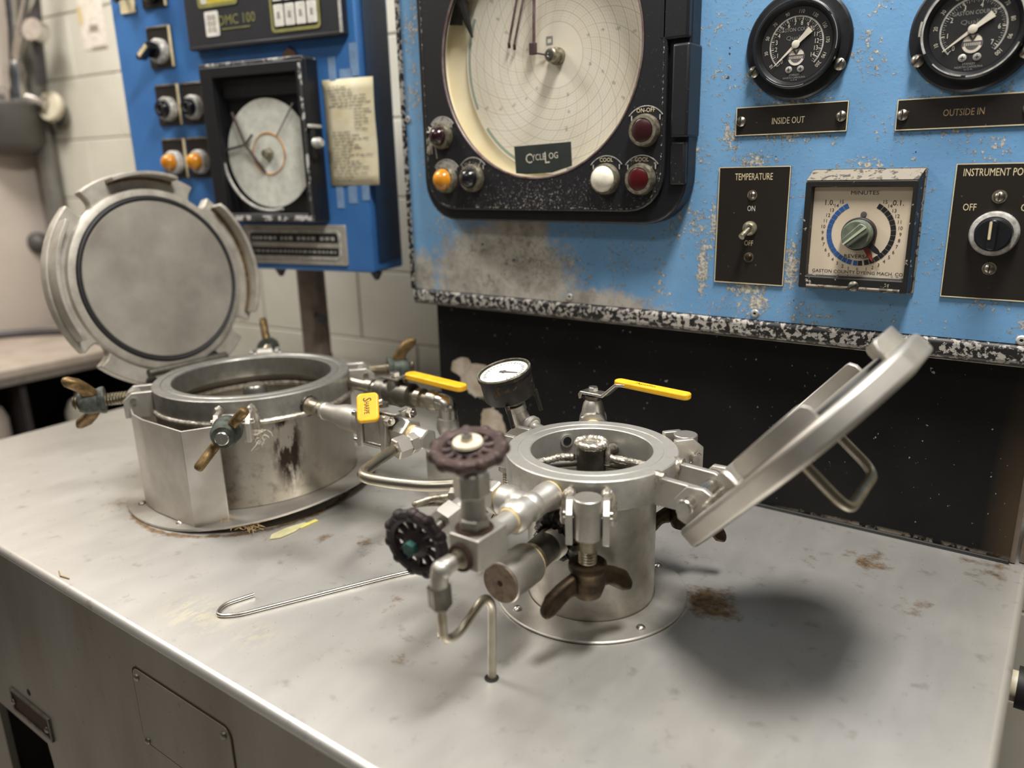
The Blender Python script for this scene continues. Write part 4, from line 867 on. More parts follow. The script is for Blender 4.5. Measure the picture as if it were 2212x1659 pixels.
# ------------------------------------------------------------------ small dyeing vessel (right)
K = (-15.0, 21.0)
kv = thing('small_dye_vessel', 'small steel dyeing vessel with its hinged lid swung open to the right', 'vessel', (K[0], K[1], 0))
KF = Fr((K[0], K[1], 0))
bp = B(KF).lathe([(89, .4), (137, .4), (138.4, 1.5), (138.4, 3.2), (137, 4.4), (92.5, 4.4), (91.8, 3)], 96, close=True).obj('base_plate', 'steel_satin', kv)
for az in (-117, -27, 63, 153): 
    f = rad_frame(K, az, 122, 4.4); rivet(f, 0, 0, 0, 6.4, bp, mat='steel_bright')
B(KF).lathe([(91, .5), (91.2, 178), (85, 178), (85, 30), (0, 30), (0, .5)], 96).obj('neck', 'steel', kv)
B(KF).lathe([(91.3, 179.5), (119, 179.5), (119.6, 181), (119.6, 219.5), (118, 221), (103, 221), (102.2, 220.2), (99.8, 220.2), (99, 221), (86.5, 221), (85, 219.8), (85, 178.5), (91, 178.5)], 96, close=True).obj('flange_ring', 'steel_ring', kv)
# inside: basket post with arms and welds
ip = B(KF).lathe([(0, 31), (20.5, 31), (20.5, 226), (0, 227)], 32).obj('basket_post', 'steel_dark', kv)
b = B(KF); b.bead([(18 * math.cos(t * PI / 12), 18 * math.sin(t * PI / 12), 228) for t in range(25)], 6); b.lathe([(0, 230), (17, 229), (17, 227), (0, 227)], 20); b.bead([(23, 5, 226), (24, 3, 212), (24, 2, 200)], 4); b.obj('weld', 'weld', ip)
for az in (206, 30, 96):
    f = rad_frame(K, az); B(f).cyl((18, 0, 198), (84, 0, 190), 7, n=12).obj('basket_arm', 'steel_dark', ip); B(f).bead([(24, 0, 206), (44, -3, 204), (60, 0, 199), (80, 0, 195)], 6).obj('weld', 'weld', ip)
B(rad_frame(K, 146, 84.6, 204)).rod((-2.5, 0, 0), (.2, 0, 0), [(0, 10), (2.6, 10)], 20).obj('port_ring', 'steel_ring', kv)
B(rad_frame(K, 146, 82.2, 204)).rod((-.7, 0, 0), (0, 0, 0), [(0, 6.5), (.6, 6.5)], 20).obj('port_hole', 'black_void', kv)
def lug_pair(az, half, z0, z1, r1, parent, K_=K, r0=118, th=9, mat='steel_satin', weld=True, name='clamp_lug'):
    f = rad_frame(K_, az)
    for sgn in (-1, 1):
        g = Fr(f.p((0, sgn * half, 0)), f.x, f.z)
        lg_ = B(g).prism([(r0 - 1, z0 + 6), (r0 + 6, z0), (r1, z0), (r1, z1 - 14), (r1 - 16, z1), (r0 - 1, z1)], -th / 2, th / 2).obj(name, mat, parent, bevel=1.2)
        if weld:
            b = B(f); b.bead([(r0 + 1, sgn * (half - 2), z1 + 1), (r0 + 5, sgn * (half + th * .3), z1 + 1), (r0 + 4, sgn * (half + th * .7), z1 - 8), (r0 + 2, sgn * (half + th * .8), z1 - 24), (r0 + 1, sgn * (half + th * .8), max(z0, z1 - 42))], 6.4, step=4)
            b.bead([(r0 + 1, sgn * half, z1 + 1), (r0 + 12, sgn * half, z1 - 1)], 7, step=4); b.obj('weld', 'weld', lg_)
    return f
# front clamp: swing bolt hanging down
f = lug_pair(-61.5, 22.5, 152, 206, 158, kv)
sb = B(f).rod((147, -30, 189), (147, 30, 189), [(0, 5.5), (60, 5.5)], 16).obj('clamp_pin', 'steel_bright', kv)
eb = B(f).rod((147, 0, 212), (147, 0, 158), [(0, 17), (.8, 18), (52, 18), (54, 16.5)], 32).obj('swing_bolt', 'steel', kv)
b = B(f); b.cyl((147, 0, 158), (147, 0, 142), 12, n=20); thread(b, (147, 0, 142), (147, 0, 84), 12, 3.6); b.obj('bolt_thread', 'thread_steel', eb)
wing_nut(Fr(f.p((147, 0, 124)), f.x, f.y * -1), 'bronze_dark', 'bronze_dark', kv, r=24, h=44, span=46, wing_deg=52, droop=2)
# back right clamp
f = lug_pair(50, 19, 176, 226, 160, kv, weld=False)
eb = B(f).rod((143, 0, 226), (143, 0, 190), [(0, 16), (1, 17), (36, 17)], 28).obj('swing_bolt', 'steel', kv)
b = B(f); thread(b, (143, 0, 190), (143, 0, 110), 11, 3.6); b.obj('bolt_thread', 'thread_steel', eb)
wing_nut(Fr(f.p((143, 0, 122)), f.x, f.y * -1), 'bronze_dark', 'bronze_dark', kv, r=22, h=40, span=44, wing_deg=20)
B(f).rod((143, -34, 200), (143, 30, 200), [(0, 5), (64, 5)], 14).obj('clamp_pin', 'steel_bright', kv)
B(f).tube([(143, -27, 200), (150, -28, 207), (154, -27, 203), (144, -26, 196), (138, -28, 192)], 1.6, 8).obj('cotter_pin', 'steel_bright', kv)
# left clamp
f = lug_pair(180, 20, 170, 222, 160, kv, weld=False)
eb = B(f).rod((143, 0, 200), (143, 0, 158), [(0, 16), (42, 17)], 28).obj('swing_bolt', 'steel', kv)
b = B(f); thread(b, (143, 0, 158), (143, 0, 90), 11, 3.6); b.obj('bolt_thread', 'thread_steel', eb)
wing_nut(Fr(f.p((143, 0, 120)), f.x, f.y * -1), 'bronze_dark', 'bronze_dark', kv, r=22, h=40, span=44, wing_deg=90)
# hinge on the right side
HX, HZ = 152, 196
hb = None
for y, sgn in ((-29, -1), (29, 1)):
    g = Fr((K[0], K[1] + y, 0), (1, 0, 0), (0, 0, 1))
    px_ = HX - K[0]
    hl = B(g).prism([(112, 176), (112, 215), (px_ + 2, 212), (px_ + 16, 205), (px_ + 20, 196), (px_ + 14, 184), (px_ - 6, 176)], -5, 5).obj('hinge_lug', 'steel_satin', kv, bevel=1.4)
    b = B(g); b.bead([(112, 215, 0), (117, 214, sgn * 5), (115, 204, sgn * 7), (113, 190, sgn * 7), (112, 176, sgn * 7)], 7, step=4.5); b.bead([(110, 214, 0), (124, 213, 0)], 8, step=4.5); b.ball((116, 174, sgn * 8), 5, 10); b.obj('weld', 'weld', hl)
hp = B().rod((HX, -48, HZ), (HX, 92, HZ), [(0, 9), (140, 9)], 20).obj('hinge_pin', 'steel_bright', kv)
b = B(Fr((HX, -44, HZ), (1, 0, 0), (0, 0, 1))); b.torus(10, 1.8, 28, 6, a0=-2.6, a1=2.2); b.obj('snap_ring', 'steel_bright', hp)

# lid: local x away from the hinge in the lid plane, y across, z out of the inner face
ang = math.radians(49.2); LU = (math.cos(ang), 0, math.sin(ang)); LC = (277.7, 21, 316)
LF = Fr(LC, LU, (0, 1, 0)); TH = 28
def hull(P):
    P = sorted(set((round(a, 3), round(b_, 3)) for a, b_ in P)); L_ = []
    for p in P:
        while len(L_) > 1 and (L_[-1][0] - L_[-2][0]) * (p[1] - L_[-2][1]) - (L_[-1][1] - L_[-2][1]) * (p[0] - L_[-2][0]) <= 0: L_.pop()
        L_.append(p)
    U_ = []
    for p in reversed(P):
        while len(U_) > 1 and (U_[-1][0] - U_[-2][0]) * (p[1] - U_[-2][1]) - (U_[-1][1] - U_[-2][1]) * (p[0] - U_[-2][0]) <= 0: U_.pop()
        U_.append(p)
    return L_[:-1] + U_[:-1]
lo = hull([(138 * math.cos(t * PI / 60), 138 * math.sin(t * PI / 60)) for t in range(120) if math.cos(t * PI / 60) < .88] + [(-172, -82), (-172, 82), (-208, -56), (-208, 56), (132, -52), (132, 52)])
lid = B(LF).prism(lo, -TH, 0).obj('lid', 'steel_satin', kv, bevel=6, seg=4, smooth=30)
B(LF).lathe([(0, .3), (96, .3), (96, 4), (94, 5), (0, 5)], 64).obj('lid_inner_disc', 'lid_face', lid)
B(LF).torus(100, 3, 72, 8, z=2).obj('gasket', 'rubber', lid)
def lip_piece(a0, a1, r0, r1, h, fr, parent, mat='steel_satin', rnd=9, name='lid_lip'):
    n = 22; b = B(fr); rows = []
    for i in range(n + 1):
        u = i / n; a = math.radians(a0 + (a1 - a0) * u); L_ = math.radians(abs(a1 - a0)) * r1; d = min(u, 1 - u) * L_
        hh = h if d >= rnd else h - rnd + math.sqrt(max(0, rnd * rnd - (rnd - d) ** 2))
        ca, sa = math.cos(a), math.sin(a); rows.append([b.v((r0 * ca, r0 * sa, .3)), b.v((r1 * ca, r1 * sa, .3)), b.v((r1 * ca, r1 * sa, hh)), b.v((r0 * ca, r0 * sa, hh))])
    for A, D in zip(rows, rows[1:]):
        for k in range(4): b.face([A[k], A[(k + 1) % 4], D[(k + 1) % 4], D[k]])
    b.face(rows[0][::-1]); b.face(rows[-1]); return b.obj(name, mat, parent, bevel=1, smooth=40)
for a0, a1 in ((-118, -66), (-158, -128), (-22, 22), (33, 60), (72, 126), (165, 196)): lip_piece(a0, a1, 122, 128, 21.5, LF, lid)
B(LF).tube([(-22, -58, -TH + 2), (-22, -58, -96), (-22, 70, -96), (-22, 70, -TH + 2)], 6.2, 14, fil=22).obj('lid_handle', 'tube_steel', lid)
for y in (-41, 41):
    g = Fr((LC[0], LC[1] + y, LC[2]), LU, (-LU[2], 0, LU[0]))          # x along lid, y out of the inner face, thick along -Y
    dx, dz = HX - LC[0], HZ - LC[2]; hu, hn = dx * LU[0] + dz * LU[2], -dx * LU[2] + dz * LU[0]
    er = B(g).prism([(hu - 26, -1), (hu - 30, hn - 4), (hu - 14, hn + 17), (hu + 12, hn + 18), (hu + 26, hn + 2), (hu + 30, -1)], -4.5, 4.5).obj('hinge_ear', 'steel_satin', lid, bevel=1.2)
B(LF).bead([(-150, -66, 2), (-128, -62, 3), (-104, -58, 3)], 5).obj('weld', 'weld', lid)

# drain stub and screwed cap on the neck
st = B().rod((K[0] - 5, -66, 118), (-12, -150, 118), [(0, 19), (3, 20), (58, 20), (60, 21), (84, 21)], 32).obj('drain_stub', 'steel_dark', kv)
b = B(); 
for i in range(5): b.rod((-14, -76 - i * 3.2, 118), (-14, -78.2 - i * 3.2, 118), [(0, 19.6), (1.1, 21), (2.2, 19.6)], 28)
b.obj('stub_thread', 'steel', st)
b = B(); b.bead([(-15 + 29 * math.cos(t * PI / 9), -70 + 3 * math.sin(t * 1.7), 122 + 26 * math.sin(t * PI / 9)) for t in range(19)], 7, jit=.4); b.bead([(-28, -70, 148), (-14, -73, 154), (2, -70, 146), (14, -66, 150)], 9, jit=.5); b.bead([(-20, -72, 140), (0, -71, 142), (16, -66, 138)], 8, jit=.5); b.obj('weld', 'weld_black', st)
cp = lab(B().rod((-13, -139, 118), (-12, -200, 118), [(0, 20), (2, 26), (4, 27), (60, 27), (61, 26)], 40).obj('pipe_cap', 'steel', kv), 'round steel cap with a rusty flat end')
simple('cap_end', (150, 134, 116), .6, .4, scale=120, col2=(120, 100, 84))
ce = B().rod((-12, -200.2, 118), (-12, -201.2, 118), [(0, 25.6), (1, 25)], 40).obj('end_face', 'cap_end', cp)
B().rod((-12, -201.3, 118), (-12, -201.6, 118), [(0, 4), (.3, 3)], 14).obj('rust_mark', 'rust_ring', ce)
b = B()
for i in range(4): b.rod((-13, -128 - i * 2.8, 118), (-13, -130 - i * 2.8, 118), [(0, 20.6), (1, 22), (2, 20.6)], 28)
b.obj('thread', 'thread_steel', cp)
B().rod((-13, -137.5, 118), (-13, -140, 118), [(0, 22), (1.4, 26), (2.4, 25)], 32).obj('thread_tape', 'tape_tan', cp)
# ------------------------------------------------------------------ pipework on the small vessel
def handwheel(fr, mat, parent, R=44, nk=11):
    hw = B(fr).torus(R - 9, 7.6, 55, 10, z=0).obj('handwheel', mat, parent)
    b = B(fr)
    for i in range(nk):
        a = 2 * PI * i / nk; b.ball(((R - 6.5) * math.cos(a), (R - 6.5) * math.sin(a), 0), 8.2, 12, (1, 1, 1.05))
    b.obj('grip_knob', mat, hw)
    b = B(fr); b.lathe([(4, -9), (13, -8), (19, -3), (18, 3), (12, 7), (9, 8), (4, 8)], 28)
    for i in range(nk):
        a = 2 * PI * (i + .5) / nk; b.tube([(14 * math.cos(a), 14 * math.sin(a), 1), (22 * math.cos(a), 22 * math.sin(a), -1), ((R - 11) * math.cos(a), (R - 11) * math.sin(a), 0)], 4, 8, rs=[4, 3.8, 4.2])
    b.obj('wheel_web', mat, hw)
    return hw
tee = thing('pipe_tee', 'steel pipe tee screwed into the front left of the small vessel flange', 'fitting', (-5, -100, 198))
b = B(); b.rod((-5, -99, 198), (-5, -188, 198), [(0, 15), (2, 18.5), (16, 18.5), (20, 17), (66, 17), (70, 20.5), (84, 20.5), (89, 17)], 28); b.rod((-5, -144, 198), (-50, -144, 198), [(0, 16), (22, 16.5), (26, 20), (42, 20), (45, 17)], 28); b.ball((-5, -144, 198), 19, 20)
b.obj('tee_body', 'steel_satin', tee)
B().rod((-5, -97.2, 198), (-5, -102.5, 198), [(0, 16), (1, 18), (4, 17.5), (5.3, 15)], 28).obj('thread_tape', 'tape_tan', tee)
B().rod((-5, -186.5, 198), (-5, -191, 198), [(0, 15), (1, 16.4), (4.4, 14)], 28).obj('thread_tape', 'tape_tan', tee)
B().rod((-49, -144, 198), (-53.5, -144, 198), [(0, 15), (1, 16.8), (4.4, 14)], 28).obj('thread_tape', 'tape_tan', tee)
B().rod((-4, -188, 198), (-3, -227, 198), [(0, 13.5), (39, 13.5)], 24).obj('nipple', 'steel_satin', tee)
# needle valve nearest the viewer, wheel on top
nv = thing('needle_valve', 'steel block needle valve with reddish handwheel lying flat on top', 'valve', (0, -253, 178), 'needle valves left of the small vessel')
B().box((0, -253, 197), (41, 54, 39)).obj('valve_block', 'steel_satin', nv, bevel=2.2, seg=3)
bx, by = -4, -255
B().hex((bx, by, 216.6), (bx, by, 231), 18, .3).obj('bonnet_base', 'steel', nv, smooth=20)
B().rod((bx, by, 231), (bx, by, 256), [(0, 15), (4, 14), (25, 14)], 24).obj('bonnet', 'steel', nv)
B().rod((bx, by, 216.8), (bx, by, 219), [(0, 22), (1, 21.5), (2, 20)], 24).obj('rust_ring', 'rust_ring', nv)
B().hex((bx - 1, by, 255), (bx - 2, by, 283), 20.5, .55).obj('gland_nut', 'steel', nv, smooth=20)
B().cyl((bx - 2, by, 283), (bx - 4, by - 1, 308), 7, n=16).obj('stem', 'steel_dark', nv)
WHF = axis_frame((bx - 2, by - 2, 309), (.05, -.19, 1))
hw = handwheel(WHF, 'iron_red', nv)
B(WHF).lathe([(0, 8.2), (17, 8.2), (16, 11), (8, 12), (0, 12)], 24).obj('wheel_washer', 'flange_cream', hw)
B(WHF).hex((0, 0, 11.6), (0, 0, 17), 7, .2).obj('wheel_nut', 'screw_steel', hw, smooth=20)
# second needle valve, wheel facing the front
n2 = thing('needle_valve', 'steel needle valve with dark handwheel turned to the front and green centre nut', 'valve', (-85, -160, 178), 'needle valves left of the small vessel')
B().hex((-53, -144, 198), (-68, -144, 197), 21, .3).obj('inlet_nut', 'steel_satin', n2, smooth=20)
B().box((-87, -150, 194), (38, 40, 38)).obj('valve_block', 'steel_satin', n2, bevel=2.2, seg=3)
B().rod((-85, -168, 193), (-85, -196, 189), [(0, 15), (6, 14), (28, 14)], 24).obj('bonnet', 'steel', n2)
B().hex((-85, -194, 189.4), (-85, -220, 185.6), 19.5, .2).obj('gland_nut', 'steel_satin', n2, smooth=20)
B().cyl((-85, -219, 185.7), (-85, -274, 176), 6.5, n=16).obj('stem', 'steel_dark', n2)
WH2 = axis_frame((-85, -264, 178.5), (.10, -1, -.10))
hw = handwheel(WH2, 'iron_black', n2, R=45)
B(WH2).hex((0, 0, 7), (0, 0, 17), 9.5, .2).obj('wheel_nut', 'green_nut', hw, smooth=20)
# drain tube to the table
dt = thing('drain_tube', 'bent steel drain tube from the needle valve down into a table hole', 'tube', (-11, -224, 0))
B().rod((-4, -280, 191), (-5, -302, 191), [(0, 13), (3, 12.5), (5, 8.8), (22, 8.8)], 24).obj('nipple', 'tube_steel', dt)
B(axis_frame((-4, -281.5, 191), (0, -1, 0))).torus(14, 2.6, 28, 8).obj('rust_ring', 'rust_ring', dt)
b = B(); b.tube([(-5, -294, 191), (-7, -312, 190), (-9, -313, 166)], 10, 18, fil=9); b.ball((-7, -309.5, 188.5), 11.4, 16, (1, 1, 1)); b.obj('elbow', 'steel_satin', dt)
B().hex((-9, -312.5, 172), (-10, -310, 144), 13, .3).obj('tube_nut', 'steel_dark', dt, smooth=20)
B().tube([(-10, -310.2, 146), (-10, -308.5, 100), (-10, -284, 94), (-10, -234, 118), (-11, -219, 100), (-11.5, -224, -6)], 5.3, 14, fil=20).obj('tube', 'tube_steel', dt)
B(Fr((-11.6, -224.4, 0))).lathe([(0, .25), (9, .25), (9, .7), (0, .7)], 20).obj('table_hole', 'black_void', tb)
# thin sample tube behind the second valve
t_ = thing('sample_tube', 'thin tan bent tube with hex fitting left of the second needle valve', 'tube', (-125, -175, 188))
B().hex((-106, -152, 192), (-122, -158, 190), 11, .2).obj('fitting', 'steel', t_, smooth=20)
B().tube([(-121, -158, 190), (-142, -178, 188), (-151, -200, 186), (-146, -176, 181), (-140, -140, 168)], 4.6, 12, fil=8).obj('tube', 'bezel_dirty', t_)
# transfer tube between the vessels
tf = thing('transfer_tube', 'shiny bent steel tube joining the large vessel valve to the second needle valve', 'tube', (-240, -130, 170))
B().tube([(-340, -34, 174), (-328, -78, 174), (-308, -150, 173), (-255, -140, 172), (-190, -124, 175), (-145, -98, 180), (-92, -100, 190), (-88, -131, 193)], 8.6, 16, fil=26).obj('tube', 'tube_steel', tf)

# small pressure gauge at the back left
gz = thing('small_gauge', 'small round rusty pressure gauge tilted upward behind the handwheel', 'gauge', (-176, 58, 220))
B().rod((-122, 68, 207), (-158, 74, 214), [(0, 10), (40, 10)], 18).obj('nipple', 'steel', gz)
B().rod((-146, 72, 212), (-151, 73, 213), [(0, 12), (4, 12.5), (5, 11)], 20).obj('thread_tape', 'white_paint', gz)
b = B(); b.tube([(-149, 72, 212), (-166, 72, 216), (-176, 66, 240)], 14, 18, fil=16); b.rod((-147, 72, 212), (-156, 73, 214), [(0, 15), (1, 17), (8, 17), (9, 15)], 22); b.rod((-175, 67, 236), (-177, 65, 246), [(0, 15), (1, 16.5), (10, 16.5)], 22); b.obj('elbow', 'steel_satin', gz)
B().hex((-177, 65, 246), (-179, 63, 262), 12, .3).obj('gauge_socket', 'steel_satin', gz, smooth=20)
GF = axis_frame((-180.5, 59, 262), (-.10, -.26, 1), (1, 0, 0))
B(GF).lathe([(0, 0), (38, 0), (40, 3), (40, 36), (42, 37), (42, 42), (40.5, 43.5), (38.5, 43.5), (38, 40), (0, 40)], 48).obj('case', 'gauge_case', gz)
B(GF).torus(40.6, 1.6, 56, 6, z=43).obj('rim', 'bezel_dirty', gz)
dl_ = B(GF).lathe([(0, 40.2), (37.8, 40.2), (37.8, 40.7), (0, 40.7)], 40).obj('dial', 'chart_pale', gz, smooth=0)
b = B(GF)
for i in range(25):
    a = math.radians(-45 + 270 * i / 24); k = b.f; b.f = GF.sub((0, 0, 41), (math.cos(a), math.sin(a), 0), (-math.sin(a), math.cos(a), 0)); b.box((30, 0, 0), (5 if i % 4 == 0 else 3, .9, .2)); b.f = k
b.prism([(-8, 2.4), (26, .6), (26, -.6), (-8, -2.4)], 41.2, 41.6); b.lathe([(0, 41), (4, 41), (3, 42.4), (0, 42.4)], 16); b.obj('dial_marks', 'emblem_grey', dl_, smooth=0)
B(GF).lathe([(0, 42.6), (38.2, 42.6)], 40).obj('glass', 'glass', gz, smooth=0)
for p in ((34, 20), (20, -36)): B(GF).cyl((p[0], p[1], 2), (p[0] * 1.02, p[1] * 1.02, -34), 3.4, n=10).obj('mounting_leg', 'gauge_case', gz)

# ball valve behind the small vessel
def yellow_lever(pts, parent, wd=9.5, th=4.5, txt=None, th_=1.0, up=(0, 0, 1)):
    a, b_ = Vector(pts[0]), Vector(pts[1]); L = (b_ - a).length; f = Fr(a, b_ - a, Vector(up).cross(b_ - a))
    o_ = B(f).prism(rrect(0, -wd, L, wd, wd * .85, 6), -th, th).obj('handle_sleeve', 'lever_yellow', parent, bevel=2.4, seg=3)
    if txt: B(f).text(txt, L * .42, 0, wd * .85, th + .15, rot=0, sx=1.1).obj('lettering', 'black_ink', o_, smooth=0)
    return o_
bv = thing('ball_valve', 'steel ball valve behind the small vessel with straight yellow lever', 'valve', (-84, 140, 200))
B().rod((-73, 125, 206), (-81, 139, 206), [(0, 14), (16, 14)], 20).obj('nipple', 'tape_tan', bv)
b = B(); b.rod((-78, 133, 206), (-104, 180, 206), [(0, 16), (1, 22), (11, 23), (13, 19), (20, 19), (32, 20), (36, 22), (48, 22), (52, 18)], 28); b.rod((-90, 155, 212), (-90, 155, 245), [(0, 20), (20, 17), (28, 15), (33, 12)], 24); b.obj('valve_body', 'steel', bv)
B().hex((-79, 135, 206), (-84, 144, 206), 25, .2).obj('hex_end', 'steel_bright', bv, smooth=20)
B().rod((-90, 155, 244), (-90, 155, 253), [(0, 11), (4, 11), (4.5, 13), (8, 13)], 20).obj('packing_nut', 'steel_dark', bv)
lf = Fr((-90, 155, 254), (1, -.09, 0), (.09, 1, 0))
g = Fr(lf.o, lf.x, lf.z)
B(g).prism([(-20, -8), (-17, -8), (-15, 0), (24, 0), (48, 22), (64, 24), (64, 28), (46, 26), (22, 4.4), (-18, 4.4), (-22, -1)], -11, 11).obj('lever', 'steel_bright', bv, bevel=1)
B(lf).hex((0, 0, 4.6), (0, 0, 12), 8, .2).obj('stem_nut', 'steel_bright', bv, smooth=20)
yellow_lever([lf.p((42, 0, 27)), lf.p((168, 0, 25))], bv, 9.5, 4.6, 'Apollo')

# ------------------------------------------------------------------ large dyeing vessel (left)
KB = (-804.0, 41.0)
lv = thing('large_dye_vessel', 'large steel dyeing vessel with its round lid standing open, left on the table', 'vessel', (KB[0], KB[1], 0))
LB = Fr((KB[0], KB[1], 0))
# base plate sits flat at left and is lifted at right, leaving a dark gap
b = B(); n_ = 72; rows = []
for r, dz in ((188, 0), (188, 4), (237, 4), (238, 2), (237, 0)):
    row = []
    for i in range(n_):
        a = 2 * PI * i / n_; x, y = math.cos(a), math.sin(a); px_, py_ = KB[0] + 14 + (r + (4 if r > 200 else 0)) * x, KB[1] - 30 * (1 if r > 200 else 0) + (r) * y
        lift = max(0, math.cos(a - math.radians(5))) ** 2 * 24 * ((r - 150) / 88)
        if r < 200: px_, py_ = KB[0] + r * x, KB[1] + r * y
        row.append(b.v((px_, py_, .5 + dz + lift)))
    rows.append(row)
for A, D in zip(rows, rows[1:] + rows[:1]):
    for i in range(n_): b.face([A[i], A[(i + 1) % n_], D[(i + 1) % n_], D[i]])
bp = b.obj('base_plate', 'steel_satin', lv)
for az in (-150, -112, -75, -38): 
    a = math.radians(az); rivet(Fr((KB[0] + 14 + 222 * math.cos(a), KB[1] - 27 + 216 * math.sin(a), 4.4)), 0, 0, 0, 7, bp)
B(LB).lathe([(186.5, 5), (186.5, 172), (178, 172), (178, 40), (0, 40), (0, 5)], 96).obj('neck', 'steel_stained', lv)
B(LB).lathe([(178, 173), (187, 173), (187.5, 176), (187.5, 213), (185, 215), (172, 215), (170, 213.6), (166, 213.6), (164, 215), (153.5, 215), (152, 213), (152, 178), (155, 173)], 96, close=True).obj('flange_ring', 'steel_ring_large', lv)
b = B(LB); b.bead([(188 * math.cos(t * PI / 60), 188 * math.sin(t * PI / 60), 172) for t in range(-40, 33)], 5, step=9); b.obj('weld', 'weld', lv)
b = B(LB); b.bead([(174 * math.cos(t * PI / 40), 174 * math.sin(t * PI / 40), 150) for t in range(81)], 5, step=10); b.obj('inner_weld', 'weld', lv)
B(LB).lathe([(0, 41), (24, 41), (24, 188), (20, 194), (0, 196)], 28).obj('basket_post', 'steel_bright', lv)
# folded guard sheet
gs = []
for az in range(-150, -57, 6): a = math.radians(az); gs.append((KB[0] + 203 * math.cos(a), KB[1] + 203 * math.sin(a)))
inner = [(KB[0] + 200 * math.cos(math.radians(az)), KB[1] + 200 * math.sin(math.radians(az))) for az in range(-150, -57, 6)]
poly = [(-1010, -58), (-992, -96), (-950, -142), (-905, -176), (-860, -196), (-812, -204), (-684, -204), (-655, -150)]
poly = [(x * .955 + KB[0] * .045, y * .955 + KB[1] * .045) for x, y in poly]
pol2 = [(x * .985 + KB[0] * .015, y * .985 + KB[1] * .015) for x, y in poly]
b = B(); pa = poly + pol2[::-1]; lo_ = [b.v((x, y, 6)) for x, y in pa]; hi_ = [b.v((x, y, 184 if i not in (0, 15) else 196)) for i, (x, y) in enumerate(pa)]
nn = len(pa)
for i in range(nn): b.face([lo_[i], lo_[(i + 1) % nn], hi_[(i + 1) % nn], hi_[i]])
for i in range(7): b.face([hi_[i], hi_[i + 1], hi_[14 - i], hi_[15 - i]]); b.face([lo_[i], lo_[15 - i], lo_[14 - i], lo_[i + 1]])
b.obj('guard_sheet', 'steel_satin', lv, bevel=1, smooth=25)
# clamps: swing bolts swung outward
for az, z, wd, full in ((-122, 198, 58, True), (-46, 186, 48, True), (53, 198, 100, True), (137, 206, 80, True)):
    f = lug_pair(az, 27, z - 34, z + 14, 236, lv, KB, 186, 9, 'steel_satin', az == -46)
    q = f.sub((0, 0, z))
    eb = B(q).rod((218, -16, 0), (218, 16, 0), [(0, 14), (32, 14)], 24).obj('swing_bolt', 'steel', lv)
    b = B(q); thread(b, (230, 0, 0), (322 if az != -46 else 300, 0, 0), 12.5, 5); b.obj('bolt_thread', 'thread_steel', eb)
    B(q).rod((218, -36, 0), (218, 36, 0), [(0, 6), (72, 6)], 12).obj('clamp_pin', 'steel_bright', lv)
    st_ = 268 if az != -46 else 258
    wf = Fr(q.p((st_, 0, 0)), q.y, q.z)
    wn = wing_nut(wf, 'verdigris', 'brass', lv, r=25, h=44, span=42, wing_deg=wd, droop=6)
    if az == -46: B(wf).lathe([(0, 40), (11.5, 40), (11.5, 50), (10, 51.5), (2, 51.5), (1.4, 50), (0, 50)], 24).obj('bolt_end', 'steel_bright', wn)
b = B(rad_frame(KB, -135)); b.box((212, 0, 190), (50, 64, 10)); b.obj('hinge_bracket', 'steel_satin', lv, bevel=2)
b = B(rad_frame(KB, 172)); b.box((214, 0, 196), (56, 150, 12)); b.obj('hinge_bracket', 'steel_satin', lv, bevel=2)
HL = Fr((KB[0] - 216, KB[1], 206), (0, 1, 0), (0, 0, 1))
B().cyl((KB[0] - 226, KB[1] - 92, 206), (KB[0] - 226, KB[1] + 92, 206), 9, n=18).obj('hinge_pin', 'steel_dark', lv)
# lid
LN = Vector((.986, .003, .167)).normalized(); LCc = Vector((-1124, 62, 382))
up = (Vector((0, 0, 1)) - LN * LN.z).normalized(); side = up.cross(LN)            # side, up, LN right handed
BL = Fr(LCc - LN * 8, side, up); BL.x = BL.x * .965; BL.y = BL.y * .965
R_, ri = 242, 200
P_ = []; notch = [52, 128, 218, 322]; hw_ = 21
k = 0; a = -95.0; seq = []
def npts(nd):
    t = math.radians(nd); c, s_ = math.cos(t), math.sin(t); ra = math.sqrt(R_ * R_ - hw_ * hw_); loc = [(ra, -hw_), (ri + 20, -hw_)] + [(ri + 20 - 20 * math.sin(q_ * PI / 6), -hw_ * math.cos(q_ * PI / 6)) for q_ in range(1, 6)] + [(ri + 20, hw_), (ra, hw_)]
    return [(x * c - y * s_, x * s_ + y * c) for x, y in loc]
ang_ = 0
while ang_ < 360:
    hit = [n for n in notch if abs(n - ang_) < 4]
    if hit and hit[0] not in seq: P_ += npts(hit[0]); seq.append(hit[0]); ang_ = hit[0] + 7; continue
    if all(abs(n - ang_) > 6 for n in notch):
        t = math.radians(ang_); P_.append((R_ * math.cos(t), R_ * math.sin(t)))
    ang_ += 3
bl = B(BL).prism(P_, -26, 0).obj('lid', 'aluminium_cast', lv, bevel=3, seg=2, smooth=30)
B(BL).lathe([(187, .3), (206, .3), (202, 6), (196, 8), (188, 9), (187, 8)], 96, close=True).obj('raised_ring', 'aluminium_cast', bl)
B(BL).torus(181.5, 5, 96, 8, z=8).obj('gasket', 'rubber', bl)
B(BL).lathe([(0, .5), (176, .5), (176, 10), (174, 12), (0, 12.5)], 96).obj('inner_disc', 'lid_face', bl)
for a0, a1 in ((70, 108), (-28, 42), (142, 206)):
    lp_ = lip_piece(a0, a1, 229, 237, 36, BL, bl, 'aluminium_cast', 4)
    B(BL).bead([(227 * math.cos(math.radians(a0 + (a1 - a0) * i / 16)), 227 * math.sin(math.radians(a0 + (a1 - a0) * i / 16)), 2.5) for i in range(17)], 3.6, step=9).obj('lip_weld', 'brass', lp_)
